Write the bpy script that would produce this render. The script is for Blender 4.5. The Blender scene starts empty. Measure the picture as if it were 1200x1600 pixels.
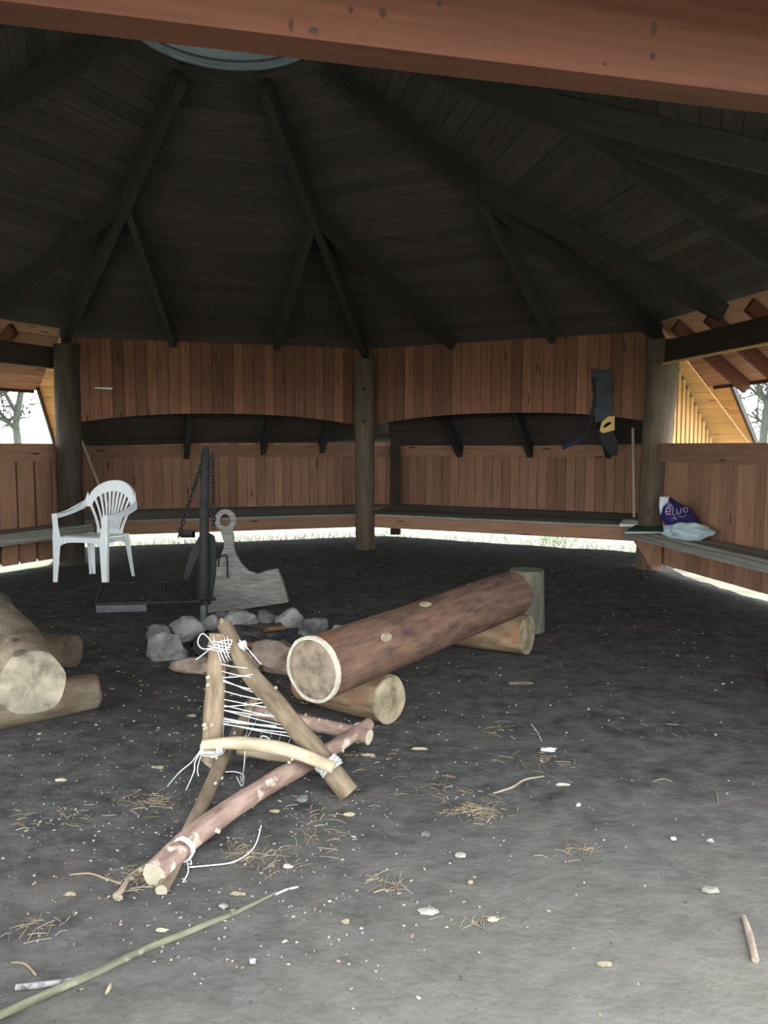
import bpy, math, random
from mathutils import Vector, Matrix, noise
random.seed(7)
C = bpy.context.scene.collection
SC = bpy.context.scene
V = Vector
# ---------------------------------------------------------------- camera, world, exposure
H = 1.33; PITCH = math.radians(4.8); FPX = 1250.0
cam_d = bpy.data.cameras.new('camera'); cam = bpy.data.objects.new('camera', cam_d); C.objects.link(cam)
cam.location = (0, 0, H); cam.rotation_euler = (math.radians(90) - PITCH, 0, 0)
cam_d.sensor_fit = 'VERTICAL'; cam_d.sensor_height = 24.0; cam_d.lens = 24.0 * FPX / 1600.0
cam_d.clip_start = 0.05; cam_d.clip_end = 300
SC.camera = cam
SC.view_settings.view_transform = 'Standard'; SC.view_settings.look = 'None'
SC.view_settings.gamma = 1.0; SC.view_settings.use_curve_mapping = False
SC.view_settings.exposure = 0.0
W = bpy.data.worlds.new('overcast_sky'); SC.world = W; W.use_nodes = True
wn = W.node_tree; wn.nodes.clear()
wo = wn.nodes.new('ShaderNodeOutputWorld'); wb = wn.nodes.new('ShaderNodeBackground')
tc = wn.nodes.new('ShaderNodeTexCoord'); sx = wn.nodes.new('ShaderNodeSeparateXYZ'); rp = wn.nodes.new('ShaderNodeValToRGB')
wn.links.new(tc.outputs['Generated'], sx.inputs[0]); wn.links.new(sx.outputs[2], rp.inputs[0])
rp.color_ramp.elements[0].position = 0.0; rp.color_ramp.elements[0].color = (.90, .95, .93, 1)
rp.color_ramp.elements[1].position = .6; rp.color_ramp.elements[1].color = (.86, .94, 1.0, 1)
wn.links.new(rp.outputs[0], wb.inputs[0]); wb.inputs[1].default_value = 10.5
wn.links.new(wb.outputs[0], wo.inputs[0])

def ray(px, py):
    a = (px - 600) / FPX; b = -(py - 800) / FPX
    f = V((0, math.cos(PITCH), -math.sin(PITCH))); u = V((0, math.sin(PITCH), math.cos(PITCH)))
    return f + V((a, 0, 0)) + u * b
O = V((0, 0, H))
def gz(px, py, z=0.0):                     # where the line of sight meets height z
    r = ray(px, py); return O + r * ((z - H) / r.z)
def at(px, py, Y):                         # the point at depth Y
    r = ray(px, py); return O + r * (Y / r.y)

# ---------------------------------------------------------------- materials
def mat(name, c1, c2, rough=.85, grain=(3, 30, 30), detail=6, bump=.3, bdist=.004, metal=0.0, tintv=.25,
        knots=None, spots=None, spec=.3, c3=None, big=None):
    m = bpy.data.materials.new(name); m.use_nodes = True; nt = m.node_tree; N = nt.nodes; L = nt.links
    bs = N['Principled BSDF']; bs.inputs['Roughness'].default_value = rough; bs.inputs['Metallic'].default_value = metal
    bs.inputs['Specular IOR Level'].default_value = spec
    at_ = N.new('ShaderNodeAttribute'); at_.attribute_name = 'gcoord'
    mp = N.new('ShaderNodeMapping'); mp.inputs['Scale'].default_value = grain; L.new(at_.outputs['Vector'], mp.inputs[0])
    nz = N.new('ShaderNodeTexNoise'); nz.inputs['Scale'].default_value = 1; nz.inputs['Detail'].default_value = detail
    nz.inputs['Roughness'].default_value = .62; L.new(mp.outputs[0], nz.inputs['Vector'])
    cr = N.new('ShaderNodeValToRGB'); cr.color_ramp.elements[0].position = .32; cr.color_ramp.elements[1].position = .68
    cr.color_ramp.elements[0].color = (*c1, 1); cr.color_ramp.elements[1].color = (*c2, 1)
    if c3:
        e = cr.color_ramp.elements.new(.8); e.color = (*c3, 1)
    L.new(nz.outputs['Fac'], cr.inputs[0])
    col = cr.outputs[0]
    if big:                                 # broad patches of another colour
        n2 = N.new('ShaderNodeTexNoise'); n2.inputs['Scale'].default_value = big[1]; n2.inputs['Detail'].default_value = 4
        L.new(at_.outputs['Vector'], n2.inputs['Vector'])
        r2 = N.new('ShaderNodeValToRGB'); r2.color_ramp.elements[0].position = big[2]; r2.color_ramp.elements[1].position = big[2] + .12
        L.new(n2.outputs['Fac'], r2.inputs[0])
        mx = N.new('ShaderNodeMix'); mx.data_type = 'RGBA'; L.new(r2.outputs[0], mx.inputs[0]); L.new(col, mx.inputs[6])
        mx.inputs[7].default_value = (*big[0], 1); col = mx.outputs[2]
    if knots:
        vo = N.new('ShaderNodeTexVoronoi'); vo.inputs['Scale'].default_value = 1
        m2 = N.new('ShaderNodeMapping'); m2.inputs['Scale'].default_value = knots[1]; L.new(at_.outputs['Vector'], m2.inputs[0]); L.new(m2.outputs[0], vo.inputs['Vector'])
        r3 = N.new('ShaderNodeValToRGB'); r3.color_ramp.elements[0].position = .06; r3.color_ramp.elements[1].position = .13
        r3.color_ramp.elements[0].color = (1, 1, 1, 1); r3.color_ramp.elements[1].color = (0, 0, 0, 1)
        L.new(vo.outputs['Distance'], r3.inputs[0])
        mx = N.new('ShaderNodeMix'); mx.data_type = 'RGBA'; L.new(r3.outputs[0], mx.inputs[0]); L.new(col, mx.inputs[6])
        mx.inputs[7].default_value = (*knots[0], 1); col = mx.outputs[2]
    ta = N.new('ShaderNodeAttribute'); ta.attribute_name = 'tint'
    mr = N.new('ShaderNodeMapRange'); mr.inputs[3].default_value = 1 - tintv; mr.inputs[4].default_value = 1 + tintv
    L.new(ta.outputs['Fac'], mr.inputs[0])
    hs = N.new('ShaderNodeHueSaturation'); L.new(mr.outputs[0], hs.inputs['Value']); L.new(col, hs.inputs['Color'])
    L.new(hs.outputs[0], bs.inputs['Base Color'])
    bp = N.new('ShaderNodeBump'); bp.inputs['Strength'].default_value = bump; bp.inputs['Distance'].default_value = bdist
    L.new(nz.outputs['Fac'], bp.inputs['Height']); L.new(bp.outputs[0], bs.inputs['Normal'])
    return m
M = {}
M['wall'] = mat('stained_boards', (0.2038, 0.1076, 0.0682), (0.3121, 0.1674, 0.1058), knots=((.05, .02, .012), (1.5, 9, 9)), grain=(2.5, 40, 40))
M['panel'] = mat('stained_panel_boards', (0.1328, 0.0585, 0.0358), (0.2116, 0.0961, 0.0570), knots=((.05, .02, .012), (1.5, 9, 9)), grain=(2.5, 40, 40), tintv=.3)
M['soot'] = mat('sooty_boards', (0.0382, 0.0324, 0.0314), (0.0659, 0.0520, 0.0470), grain=(2.5, 30, 30), tintv=.2)
M['rafter'] = mat('sooty_rafter', (0.0232, 0.0217, 0.0201), (0.0372, 0.0337, 0.0301), grain=(2.5, 30, 30))
M['pine'] = mat('pine_boards', (.42, .23, .09), (.56, .33, .14), knots=((.25, .1, .03), (2, 8, 8)), grain=(2, 30, 30), tintv=.12)
M['beam'] = mat('beam_pine', (0.0684, 0.0219, 0.0121), (0.1001, 0.0333, 0.0184), knots=((.09, .03, .018), (2.2, 7, 7)), grain=(1.6, 38, 38), bump=.2)
M['sootbeam'] = mat('smoked_beam', (.025, .018, .014), (.05, .034, .024), grain=(2, 30, 30))
M['bench'] = mat('grey_bench_planks', (0.1300, 0.1222, 0.1092), (0.2600, 0.2470, 0.2210), grain=(2, 35, 35))
M['post'] = mat('round_post', (0.0756, 0.0540, 0.0389), (0.1404, 0.1026, 0.0713), grain=(2, 18, 18), knots=((.05, .03, .02), (2.2, 5, 5)), bump=.5, bdist=.01)
M['postd'] = mat('dark_round_post', (.035, .026, .019), (.075, .057, .042), grain=(2, 18, 18), bump=.5, bdist=.01)
M['knotd'] = mat('dark_knot', (.022, .0085, .006), (.040, .016, .010), grain=(60, 60, 60))
M['bark'] = mat('brown_log', (.038, .021, .015), (.155, .085, .058), c3=(.24, .17, .12), tintv=.1, spec=.3, grain=(5, 22, 22), bump=.9, bdist=.014, detail=9, big=((.13, .055, .028), 3, .6))
M['paleb'] = mat('pale_log', (0.0620, 0.0465, 0.0297), (0.2344, 0.1898, 0.1283), grain=(4, 12, 12), bump=.8, bdist=.015, big=((.10, .055, .04), 3.5, .56))
M['oakb'] = mat('split_log', (0.0623, 0.0361, 0.0197), (0.2551, 0.1771, 0.1063), grain=(4, 14, 14), bump=.8, bdist=.015, big=((.19, .095, .05), 4, .55))
M['darkb'] = mat('dark_log', (.06, .04, .03), (.12, .085, .06), grain=(4, 14, 14), bump=.8, bdist=.015)
M['mossb'] = mat('green_grey_stump', (0.0627, 0.0590, 0.0443), (0.1328, 0.1291, 0.0996), grain=(3, 20, 20), bump=.8, bdist=.012)
M['cut'] = mat('cut_wood', (0.0827, 0.0590, 0.0413), (0.2933, 0.2295, 0.1722), grain=(12, 12, 12), big=((.20, .14, .11), 6, .52), bump=.6, bdist=.006)
M['cut2b'] = mat('grey_cut_wood', (0.0850, 0.0725, 0.0525), (0.3240, 0.2808, 0.2052), grain=(10, 10, 10), big=((.13, .115, .09), 5, .52), bump=.9, bdist=.012)
M['cut2'] = mat('fresh_cut_wood', (0.1017, 0.0788, 0.0483), (0.3075, 0.2526, 0.1702), grain=(12, 12, 12), big=((.30, .24, .17), 6, .55), bump=.5, bdist=.006)
M['rim'] = mat('pale_bast', (0.3075, 0.2706, 0.2091), (0.4305, 0.3936, 0.3260), grain=(30, 30, 30), bump=.6)
M['stickA'] = mat('tan_stick', (0.0859, 0.0582, 0.0361), (0.2210, 0.1648, 0.1091), grain=(7, 30, 30), bump=.5, big=((.13, .085, .06), 11, .56))
M['stickB'] = mat('pink_stick', (0.1098, 0.0635, 0.0499), (0.2776, 0.1873, 0.1545), grain=(7, 30, 30), bump=.5, big=((.50, .40, .33), 13, .56))
M['peeled'] = mat('peeled_stick', (0.2099, 0.1574, 0.1014), (0.3898, 0.3226, 0.2349), grain=(7, 30, 30), bump=.4)
M['knot'] = mat('cut_knot', (0.2678, 0.2306, 0.1637), (0.3199, 0.2902, 0.2232), grain=(30, 30, 30))
M['cord'] = mat('white_cord', (0.4854, 0.4854, 0.4854), (0.5773, 0.5773, 0.5904), grain=(300, 300, 300), rough=.7)
M['plastic'] = mat('white_plastic', (0.7620, 0.8382, 0.8890), (0.8890, 0.9000, 0.9000), grain=(5, 5, 5), rough=.38, bump=.02, spec=.5)
M['iron'] = mat('sooty_iron', (0.0096, 0.0096, 0.0104), (0.0280, 0.0272, 0.0272), grain=(20, 20, 20), rough=.7, metal=.3)
M['iron2'] = mat('worn_iron', (.05, .05, .055), (.10, .10, .11), grain=(15, 15, 15), rough=.6, metal=.3)
M['zinc'] = mat('galvanised_sheet', (0.1663, 0.1983, 0.2303), (0.2686, 0.3006, 0.3326), grain=(2, 6, 6), rough=.6, metal=.1)
M['greywood'] = mat('weathered_grey_board', (0.1040, 0.1000, 0.0920), (0.2400, 0.2320, 0.2120), grain=(60, 8, 8), bump=.8, bdist=.006, tintv=.1)
M['stone'] = mat('field_stone', (0.0624, 0.0600, 0.0576), (0.2496, 0.2400, 0.2256), grain=(7, 7, 7), bump=.9, bdist=.02)
M['stoneb'] = mat('brown_field_stone', (0.0643, 0.0459, 0.0367), (0.2463, 0.1847, 0.1495), grain=(7, 7, 7), bump=.9, bdist=.02)
M['char'] = mat('charcoal', (0.0078, 0.0078, 0.0091), (0.0260, 0.0260, 0.0286), grain=(20, 20, 20), bump=.8)
M['burnt'] = mat('half_burnt_wood', (.02, .015, .012), (.22, .09, .04), grain=(10, 25, 25))
M['ash'] = mat('ash', (.03, .03, .03), (.10, .095, .09), grain=(20, 20, 20), bump=.8, bdist=.02)
M['chip'] = mat('wood_chip', (0.1691, 0.1291, 0.0769), (0.2398, 0.2091, 0.1476), grain=(20, 20, 20))
M['chipw'] = mat('pale_wood_chip', (0.1957, 0.1831, 0.1515), (0.2526, 0.2431, 0.2147), grain=(20, 20, 20))
M['straw'] = mat('dry_shavings', (0.1148, 0.0820, 0.0492), (0.1968, 0.1517, 0.0943), grain=(20, 20, 20))
M['twig'] = mat('grey_twig', (.12, .09, .07), (.24, .19, .15), grain=(10, 30, 30))
M['greenst'] = mat('greenish_branch', (0.0605, 0.0603, 0.0354), (0.1727, 0.1673, 0.1157), grain=(6, 40, 40), big=((.26, .24, .19), 12, .6))
M['birch'] = mat('birch_twig', (0.2440, 0.2283, 0.2165), (0.3149, 0.2991, 0.2913), grain=(25, 25, 25), big=((.10, .08, .08), 40, .52))
M['navy'] = mat('navy_plastic_bag', (0.0158, 0.0135, 0.0765), (0.0270, 0.0225, 0.1170), grain=(6, 6, 6), rough=.35, bump=.9, bdist=.02, spec=.5)
M['bagw'] = mat('pale_plastic_bag', (.34, .45, .50), (.50, .61, .65), grain=(8, 8, 8), rough=.35, bump=.9, bdist=.02, spec=.5)
M['bagwhite'] = mat('white_plastic_bag', (.5, .56, .62), (.66, .71, .76), grain=(8, 8, 8), rough=.35, bump=.6, bdist=.02)
M['pink'] = mat('pink_print', (.42, .28, .48), (.52, .36, .56), grain=(8, 8, 8))
M['paper'] = mat('paper', (.55, .56, .55), (.70, .71, .70), grain=(8, 8, 8))
M['green'] = mat('green_cover', (.02, .12, .08), (.03, .17, .11), grain=(8, 8, 8))
M['yellow'] = mat('yellow_handle', (.62, .40, .12), (.74, .50, .17), grain=(8, 8, 8), rough=.5)
M['blade'] = mat('dull_blade', (.02, .023, .027), (.04, .045, .05), grain=(8, 8, 8), rough=.5, metal=.4)
M['bluegrip'] = mat('dark_blue_grip', (.015, .018, .05), (.025, .03, .075), grain=(8, 8, 8))
M['leather'] = mat('dark_sheath', (.014, .017, .018), (.026, .03, .03), grain=(8, 8, 8))
M['pole'] = mat('pale_pole', (.30, .25, .20), (.42, .36, .29), grain=(5, 30, 30))
M['leaf'] = mat('green_leaves', (.10, .26, .06), (.22, .44, .12), grain=(9, 9, 9))
M['litter'] = mat('grass_and_leaf_litter', (0.1950, 0.1875, 0.1350), (0.3150, 0.3075, 0.2325), grain=(3, 3, 3), detail=10, bump=.8, bdist=.03, big=((.22, .26, .13), 1.4, .55))
M['lichen'] = mat('lichen_grey_twigs', (0.0381, 0.0419, 0.0331), (0.0635, 0.0673, 0.0547), grain=(5, 9, 9))
M['felt'] = mat('roof_felt', (.05, .05, .05), (.08, .08, .08))
# trodden earth: grey-brown with pale crumbs, beige sand that also paints in daylight
def soil():
    m = bpy.data.materials.new('trodden_earth'); m.use_nodes = True; nt = m.node_tree; N = nt.nodes; L = nt.links
    bs = N['Principled BSDF']; bs.inputs['Roughness'].default_value = 1.0; bs.inputs['Specular IOR Level'].default_value = .04
    g = N.new('ShaderNodeTexCoord')
    def nz(s, d=6, r=.6):
        n = N.new('ShaderNodeTexNoise'); n.inputs['Scale'].default_value = s; n.inputs['Detail'].default_value = d; n.inputs['Roughness'].default_value = r
        L.new(g.outputs['Object'], n.inputs['Vector']); return n.outputs['Fac']
    def ramp(src, a, b, ca, cb):
        r = N.new('ShaderNodeValToRGB'); r.color_ramp.elements[0].position = a; r.color_ramp.elements[1].position = b
        r.color_ramp.elements[0].color = (*ca, 1); r.color_ramp.elements[1].color = (*cb, 1); L.new(src, r.inputs[0]); return r.outputs[0]
    def mix(f, a, b):
        x = N.new('ShaderNodeMix'); x.data_type = 'RGBA'; L.new(f, x.inputs[0]); L.new(a, x.inputs[6])
        if isinstance(b, tuple): x.inputs[7].default_value = (*b, 1)
        else: L.new(b, x.inputs[7])
        return x.outputs[2]
    base = ramp(nz(9, 9, .68), .3, .7, (.026, .0246, .0242), (.088, .084, .082))
    brown = ramp(nz(1.6, 5), .52, .68, (0, 0, 0), (1, 1, 1))
    c = mix(brown, base, (.078, .066, .060))
    c = mix(ramp(nz(3.2, 7, .7), .50, .66, (0, 0, 0), (.55, .55, .55)), c, (.094, .088, .083))
    # beige sand by the open side; its wide fade paints in the daylight falloff
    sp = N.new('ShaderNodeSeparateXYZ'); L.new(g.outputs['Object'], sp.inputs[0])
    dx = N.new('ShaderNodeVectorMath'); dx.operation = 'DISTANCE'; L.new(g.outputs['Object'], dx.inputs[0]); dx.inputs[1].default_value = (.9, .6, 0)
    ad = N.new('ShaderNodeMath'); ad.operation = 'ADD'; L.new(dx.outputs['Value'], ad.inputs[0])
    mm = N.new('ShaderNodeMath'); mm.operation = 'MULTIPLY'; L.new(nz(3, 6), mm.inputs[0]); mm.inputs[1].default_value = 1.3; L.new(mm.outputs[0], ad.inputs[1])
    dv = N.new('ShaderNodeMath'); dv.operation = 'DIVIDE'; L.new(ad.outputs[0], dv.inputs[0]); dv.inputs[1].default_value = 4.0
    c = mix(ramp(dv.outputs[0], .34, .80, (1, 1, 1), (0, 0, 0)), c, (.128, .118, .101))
    dirt = ramp(nz(45, 4, .7), .62, .74, (0, 0, 0), (1, 1, 1)); c = mix(dirt, c, (.024, .022, .0215))
    vo = N.new('ShaderNodeTexVoronoi'); vo.inputs['Scale'].default_value = 26; L.new(g.outputs['Object'], vo.inputs['Vector'])
    cr = ramp(vo.outputs['Distance'], .05, .085, (1, 1, 1), (0, 0, 0))
    ms = N.new('ShaderNodeMath'); ms.operation = 'MULTIPLY'; L.new(cr, ms.inputs[0]); L.new(ramp(nz(2.2, 3), .45, .6, (0, 0, 0), (1, 1, 1)), ms.inputs[1])
    c = mix(ms.outputs[0], c, (.13, .12, .10))
    L.new(c, bs.inputs['Base Color'])
    bp = N.new('ShaderNodeBump'); bp.inputs['Strength'].default_value = .7; bp.inputs['Distance'].default_value = .012; L.new(nz(18, 9, .7), bp.inputs['Height'])
    b2 = N.new('ShaderNodeBump'); b2.inputs['Strength'].default_value = .6; b2.inputs['Distance'].default_value = .05; L.new(nz(3.5, 4), b2.inputs['Height']); L.new(bp.outputs[0], b2.inputs['Normal'])
    L.new(b2.outputs[0], bs.inputs['Normal'])
    return m
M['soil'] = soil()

# ---------------------------------------------------------------- mesh builder
def rnd(a, b): return random.uniform(a, b)
class MB:
    def __init__(s): s.v = []; s.f = []; s.g = []; s.t = []; s.mi = []; s.sm = []
    def add(s, vs, fs, gs, tint=None, mi=0, smooth=False):
        b = len(s.v); s.v += [V(p) for p in vs]; s.g += [V(p) for p in gs]
        t = rnd(0, 1) if tint is None else tint; s.t += [t] * len(vs)
        for f in fs: s.f.append([b + i for i in f]); s.mi.append(mi); s.sm.append(smooth)
        return s
    def hexa(s, p, mi=0, tint=None):        # p: 4 points at one end, 4 at the other (same order)
        L = (p[4] - p[0]).length; a = (p[1] - p[0]).length; c = (p[3] - p[0]).length; o = V((rnd(0, 50), rnd(0, 50), rnd(0, 50)))
        g = [(0, 0, 0), (0, a, 0), (0, a, c), (0, 0, c), (L, 0, 0), (L, a, 0), (L, a, c), (L, 0, c)]
        return s.add(p, [(3, 2, 1, 0), (4, 5, 6, 7), (0, 1, 5, 4), (1, 2, 6, 5), (2, 3, 7, 6), (3, 0, 4, 7)], [V(x) + o for x in g], tint, mi)
    def bar(s, a, b, side, up, w, h, mi=0, tint=None):   # box from a to b; side, up unit vectors; centred
        a, b, side, up = V(a), V(b), V(side).normalized() * w / 2, V(up).normalized() * h / 2
        return s.hexa([a - side - up, a + side - up, a + side + up, a - side + up, b - side - up, b + side - up, b + side + up, b - side + up], mi, tint)
    def beam(s, a, b, w, h, mi=0, tint=None):
        a, b = V(a), V(b); d = (b - a).normalized(); side = d.cross(V((0, 0, 1)))
        if side.length < 1e-3: side = V((1, 0, 0))
        side.normalize(); return s.bar(a, b, side, side.cross(d), w, h, mi, tint)
    def box(s, c, sz, mi=0, tint=None):
        c = V(c); return s.bar(c - V((sz[0] / 2, 0, 0)), c + V((sz[0] / 2, 0, 0)), (0, 1, 0), (0, 0, 1), sz[1], sz[2], mi, tint)
    def tube(s, pts, rad, n=12, mi=0, caps=True, wob=0.0, tint=None, sub=1, smooth=True, capmi=None, wf=4.0):
        P = [V(p) for p in pts]; R = rad if isinstance(rad, (list, tuple)) else [rad] * len(P)
        if sub > 1:
            Q = []; S = []
            for i in range(len(P) - 1):
                p0 = P[max(i - 1, 0)]; p1 = P[i]; p2 = P[i + 1]; p3 = P[min(i + 2, len(P) - 1)]
                for k in range(sub):
                    t = k / sub
                    Q.append(.5 * ((2 * p1) + (p2 - p0) * t + (2 * p0 - 5 * p1 + 4 * p2 - p3) * t * t + (3 * p1 - p0 - 3 * p2 + p3) * t ** 3))
                    S.append(R[i] * (1 - t) + R[i + 1] * t)
            Q.append(P[-1]); S.append(R[-1]); P, R = Q, S
        o = V((rnd(0, 50), rnd(0, 50), rnd(0, 50))); vs = []; gs = []; al = 0
        d = (P[1] - P[0]).normalized(); ref = V((0, 0, 1)) if abs(d.z) < .9 else V((1, 0, 0))
        x = d.cross(ref).normalized()
        for i, p in enumerate(P):
            if i: al += (P[i] - P[i - 1]).length
            d = (P[min(i + 1, len(P) - 1)] - P[max(i - 1, 0)]).normalized()
            x = (x - d * x.dot(d)).normalized(); y = d.cross(x)
            for k in range(n):
                a = 2 * math.pi * k / n; c, q = math.cos(a), math.sin(a); r = R[i]
                if wob: r *= 1 + wob * noise.noise(V((al * wf, c * 1.3, q * 1.3)) + o)
                vs.append(p + x * c * r + y * q * r); gs.append(V((al, c * R[i], q * R[i])) + o)
        fs = [(i * n + k, i * n + (k + 1) % n, (i + 1) * n + (k + 1) % n, (i + 1) * n + k) for i in range(len(P) - 1) for k in range(n)]
        s.add(vs, fs, gs, tint, mi, smooth)
        if caps:
            cm = mi if capmi is None else capmi
            s.add(vs[:n], [tuple(range(n))[::-1]], gs[:n], tint, cm); s.add(vs[-n:], [tuple(range(n))], gs[-n:], tint, cm)
        return s
    def prism(s, outline, depth, mi=0, tint=None):        # outline: list of points, depth: vector
        n = len(outline); P = [V(p) for p in outline]; Q = [p + V(depth) for p in P]; o = V((rnd(0, 50), rnd(0, 50), rnd(0, 50)))
        fs = [tuple(range(n))[::-1], tuple(range(n, 2 * n))] + [(i, (i + 1) % n, n + (i + 1) % n, n + i) for i in range(n)]
        return s.add(P + Q, fs, [V((p.z, p.x, p.y)) + o for p in P + Q], tint, mi)
    def ring(s, outer, inner, depth, mi=0, tint=None):    # plate with a hole, equal point counts
        n = len(outer); o = [V(p) for p in outer]; i_ = [V(p) for p in inner]; D = V(depth)
        vs = o + i_ + [p + D for p in o] + [p + D for p in i_]; fs = []
        for k in range(n):
            l = (k + 1) % n
            fs += [(k, n + k, n + l, l), (2 * n + k, 2 * n + l, 3 * n + l, 3 * n + k), (k, l, 2 * n + l, 2 * n + k), (n + k, 3 * n + k, 3 * n + l, n + l)]
        return s.add(vs, fs, [V((p.z, p.x, p.y)) for p in vs], tint, mi)
    def ribbon(s, path, wid, th, mi=0):                   # path points, width vectors, thickness vectors
        vs = []; gs = []
        for i, p in enumerate(path):
            w = V(wid[i]) / 2; t = V(th[i]) / 2; p = V(p)
            vs += [p - w - t, p + w - t, p + w + t, p - w + t]; gs += vs[-4:]
        n = len(path); fs = [(0, 1, 2, 3), tuple(4 * (n - 1) + k for k in (3, 2, 1, 0))]
        for i in range(n - 1):
            for k in range(4): fs.append((4 * i + (k + 1) % 4, 4 * i + k, 4 * i + 4 + k, 4 * i + 4 + (k + 1) % 4))
        return s.add(vs, fs, gs, .5, mi, False)
    def rock(s, c, sz, seed=0, n=2, amp=.3, mi=0, rot=0, freq=1.3, smooth=True, flat=None, cuts=0):
        import bmesh
        bm = bmesh.new(); bmesh.ops.create_icosphere(bm, subdivisions=n, radius=1); bm.verts.ensure_lookup_table()
        vs = []; c = V(c); Rm = Matrix.Rotation(rot, 3, 'Z'); o = V((seed * 3.1, seed * 7.7, seed))
        rg = random.Random(seed); pls = [(V((rg.gauss(0, 1), rg.gauss(0, 1), rg.gauss(0, 1))).normalized(), rg.uniform(.62, .86)) for _ in range(cuts)]
        for v in bm.verts:
            for nn_, dd_ in pls:
                q = v.co.dot(nn_)
                if q > dd_: v.co -= nn_ * (q - dd_)
            p = v.co * (1 + amp * noise.noise(v.co * freq + o) + amp * .4 * noise.noise(v.co * freq * 2.7 + o))
            p = Rm @ V((p.x * sz[0], p.y * sz[1], p.z * sz[2])) + c
            if flat is not None: p.z = max(p.z, flat)
            vs.append(p)
        fs = [[v.index for v in f.verts] for f in bm.faces]; bm.free()
        return s.add(vs, fs, [p + o for p in vs], None, mi, smooth)
    def build(s, name, mats, parent=None, loc=None):
        me = bpy.data.meshes.new(name); L = V(loc) if loc is not None else V((0, 0, 0))
        me.from_pydata([p - L for p in s.v], [], s.f)
        ga = me.attributes.new('gcoord', 'FLOAT_VECTOR', 'POINT'); ga.data.foreach_set('vector', [c for g in s.g for c in g])
        ta = me.attributes.new('tint', 'FLOAT', 'POINT'); ta.data.foreach_set('value', s.t)
        for m in (mats if isinstance(mats, (list, tuple)) else [mats]): me.materials.append(m)
        me.polygons.foreach_set('material_index', s.mi); me.polygons.foreach_set('use_smooth', s.sm)
        me.update()
        import bmesh
        bm = bmesh.new(); bm.from_mesh(me); bmesh.ops.recalc_face_normals(bm, faces=bm.faces); bm.to_mesh(me); bm.free()
        o = bpy.data.objects.new(name, me); C.objects.link(o)
        if parent is not None: o.parent = parent; o.location = L - wloc(parent) if loc is not None else -wloc(parent)
        elif loc is not None: o.location = L
        return o
WL = {}
def wloc(o):
    p = V(o.location)
    while o.parent: o = o.parent; p += V(o.location)
    return p
def tag(o, label=None, cat=None, group=None, kind=None):
    if label: o['label'] = label
    if cat: o['category'] = cat
    if group: o['group'] = group
    if kind: o['kind'] = kind
    return o
def empty(name, loc, label, cat, group=None):
    o = bpy.data.objects.new(name, None); o.empty_display_size = .1; C.objects.link(o); o.location = loc
    return tag(o, label, cat, group)
def struct(mb, name, m): return tag(mb.build(name, m), kind='structure')

# ---------------------------------------------------------------- plan of the eight-sided shelter
ZP = 2.62                                   # roof boards at the post line
VC = V((-.24, 10.2, 0)); VR = V((2.90, 8.59, 0)); V2 = V((3.50, 5.19, 0)); V3 = V((2.45, 2.40, 0)); V4 = V((-1.0, 1.54, 0))
V5 = V((-4.0, 3.0, 0)); V6 = V((-5.1, 6.0, 0)); VL = V((-3.59, 9.1, 0))
OCT = [VL, VC, VR, V2, V3, V4, V5, V6]      # clockwise seen from above
APX = V((-1.12, 5.95, 0)); RR = .80; ZR = 4.32
OC = V((.15, 12.0, 0)); OLc = V((-4.18, 10.75, 0)); ORc = V((4.05, 9.90, 0))
def unit(a, b): return (b - a).normalized()
def outn(a, b): d = unit(a, b); return V((-d.y, d.x, 0))
Z = V((0, 0, 1))

# ground and floor
mb = MB(); S = 60
mb.add([(-S, -S, -.06), (S, -S, -.06), (S, S, -.06), (-S, S, -.06)], [(0, 1, 2, 3)], [(-S, -S, 0), (S, -S, 0), (S, S, 0), (-S, S, 0)], .5)
struct(mb, 'trim_1', M['litter'])
floor_pts = []
for a, b, k in [(VL, VC, 1), (VC, VR, 1)]: pass
fl = [V((-4.0, 9.75, 0)), V((-4.1, 10.3, 0)), OC + V((-.15, -.35, 0)), V((3.75, 9.55, 0)), V((3.02, 8.6, 0)), V((3.22, 6.9, 0)), V((3.5, 5.0, 0)), V((3.4, 2.2, 0)), V((2.4, .9, 0)), V((-1.6, .5, 0)), V((-4.4, 2.4, 0)), V((-5.05, 6.1, 0)), V((-3.72, 8.75, 0))]
P = []
for i, a in enumerate(fl):
    b = fl[(i + 1) % len(fl)]; n = max(2, int((b - a).length / .12))
    for k in range(n):
        p = a.lerp(b, k / n); q = noise.noise(p * 1.7) * .12 + noise.noise(p * 6) * .05; P.append(p + (p - V((-.6, 5, 0))).normalized() * q)
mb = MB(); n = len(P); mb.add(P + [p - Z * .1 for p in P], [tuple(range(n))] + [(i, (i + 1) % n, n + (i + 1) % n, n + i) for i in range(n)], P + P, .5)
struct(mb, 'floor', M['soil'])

# roof: sooty boards inside, felt outside
def courses(mb, a0, b0, a1, b1, w=.13, th=.02, mi=0, felt=None):   # boards between edge a (a0>a1) and edge b (b0>b1)
    n = max(1, round(((a1 + b1) / 2 - (a0 + b0) / 2).length / w))
    nr = (b0 - a0).cross(a1 - a0).normalized();
    if nr.z < 0: nr = -nr
    for k in range(n):
        t0, t1 = (k + .015) / n, (k + .985) / n
        p = [a0.lerp(a1, t0), a0.lerp(a1, t1), b0.lerp(b1, t0), b0.lerp(b1, t1)]; u = nr * th; j = nr * rnd(0, .003)
        mb.hexa([p[0] + j, p[1] + j, p[1] + u, p[0] + u, p[2] + j, p[3] + j, p[3] + u, p[2] + u], mi)
    if felt is not None:
        q = [a0 + nr * .021, b0 + nr * .021, b1 + nr * .021, a1 + nr * .021]; u = nr * .03
        mb.hexa([q[0], q[3], q[3] + u, q[0] + u, q[1], q[2], q[2] + u, q[1] + u], felt)
ringp = [APX + unit(APX, p) * RR + Z * ZR for p in OCT]
mb = MB()
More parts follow.
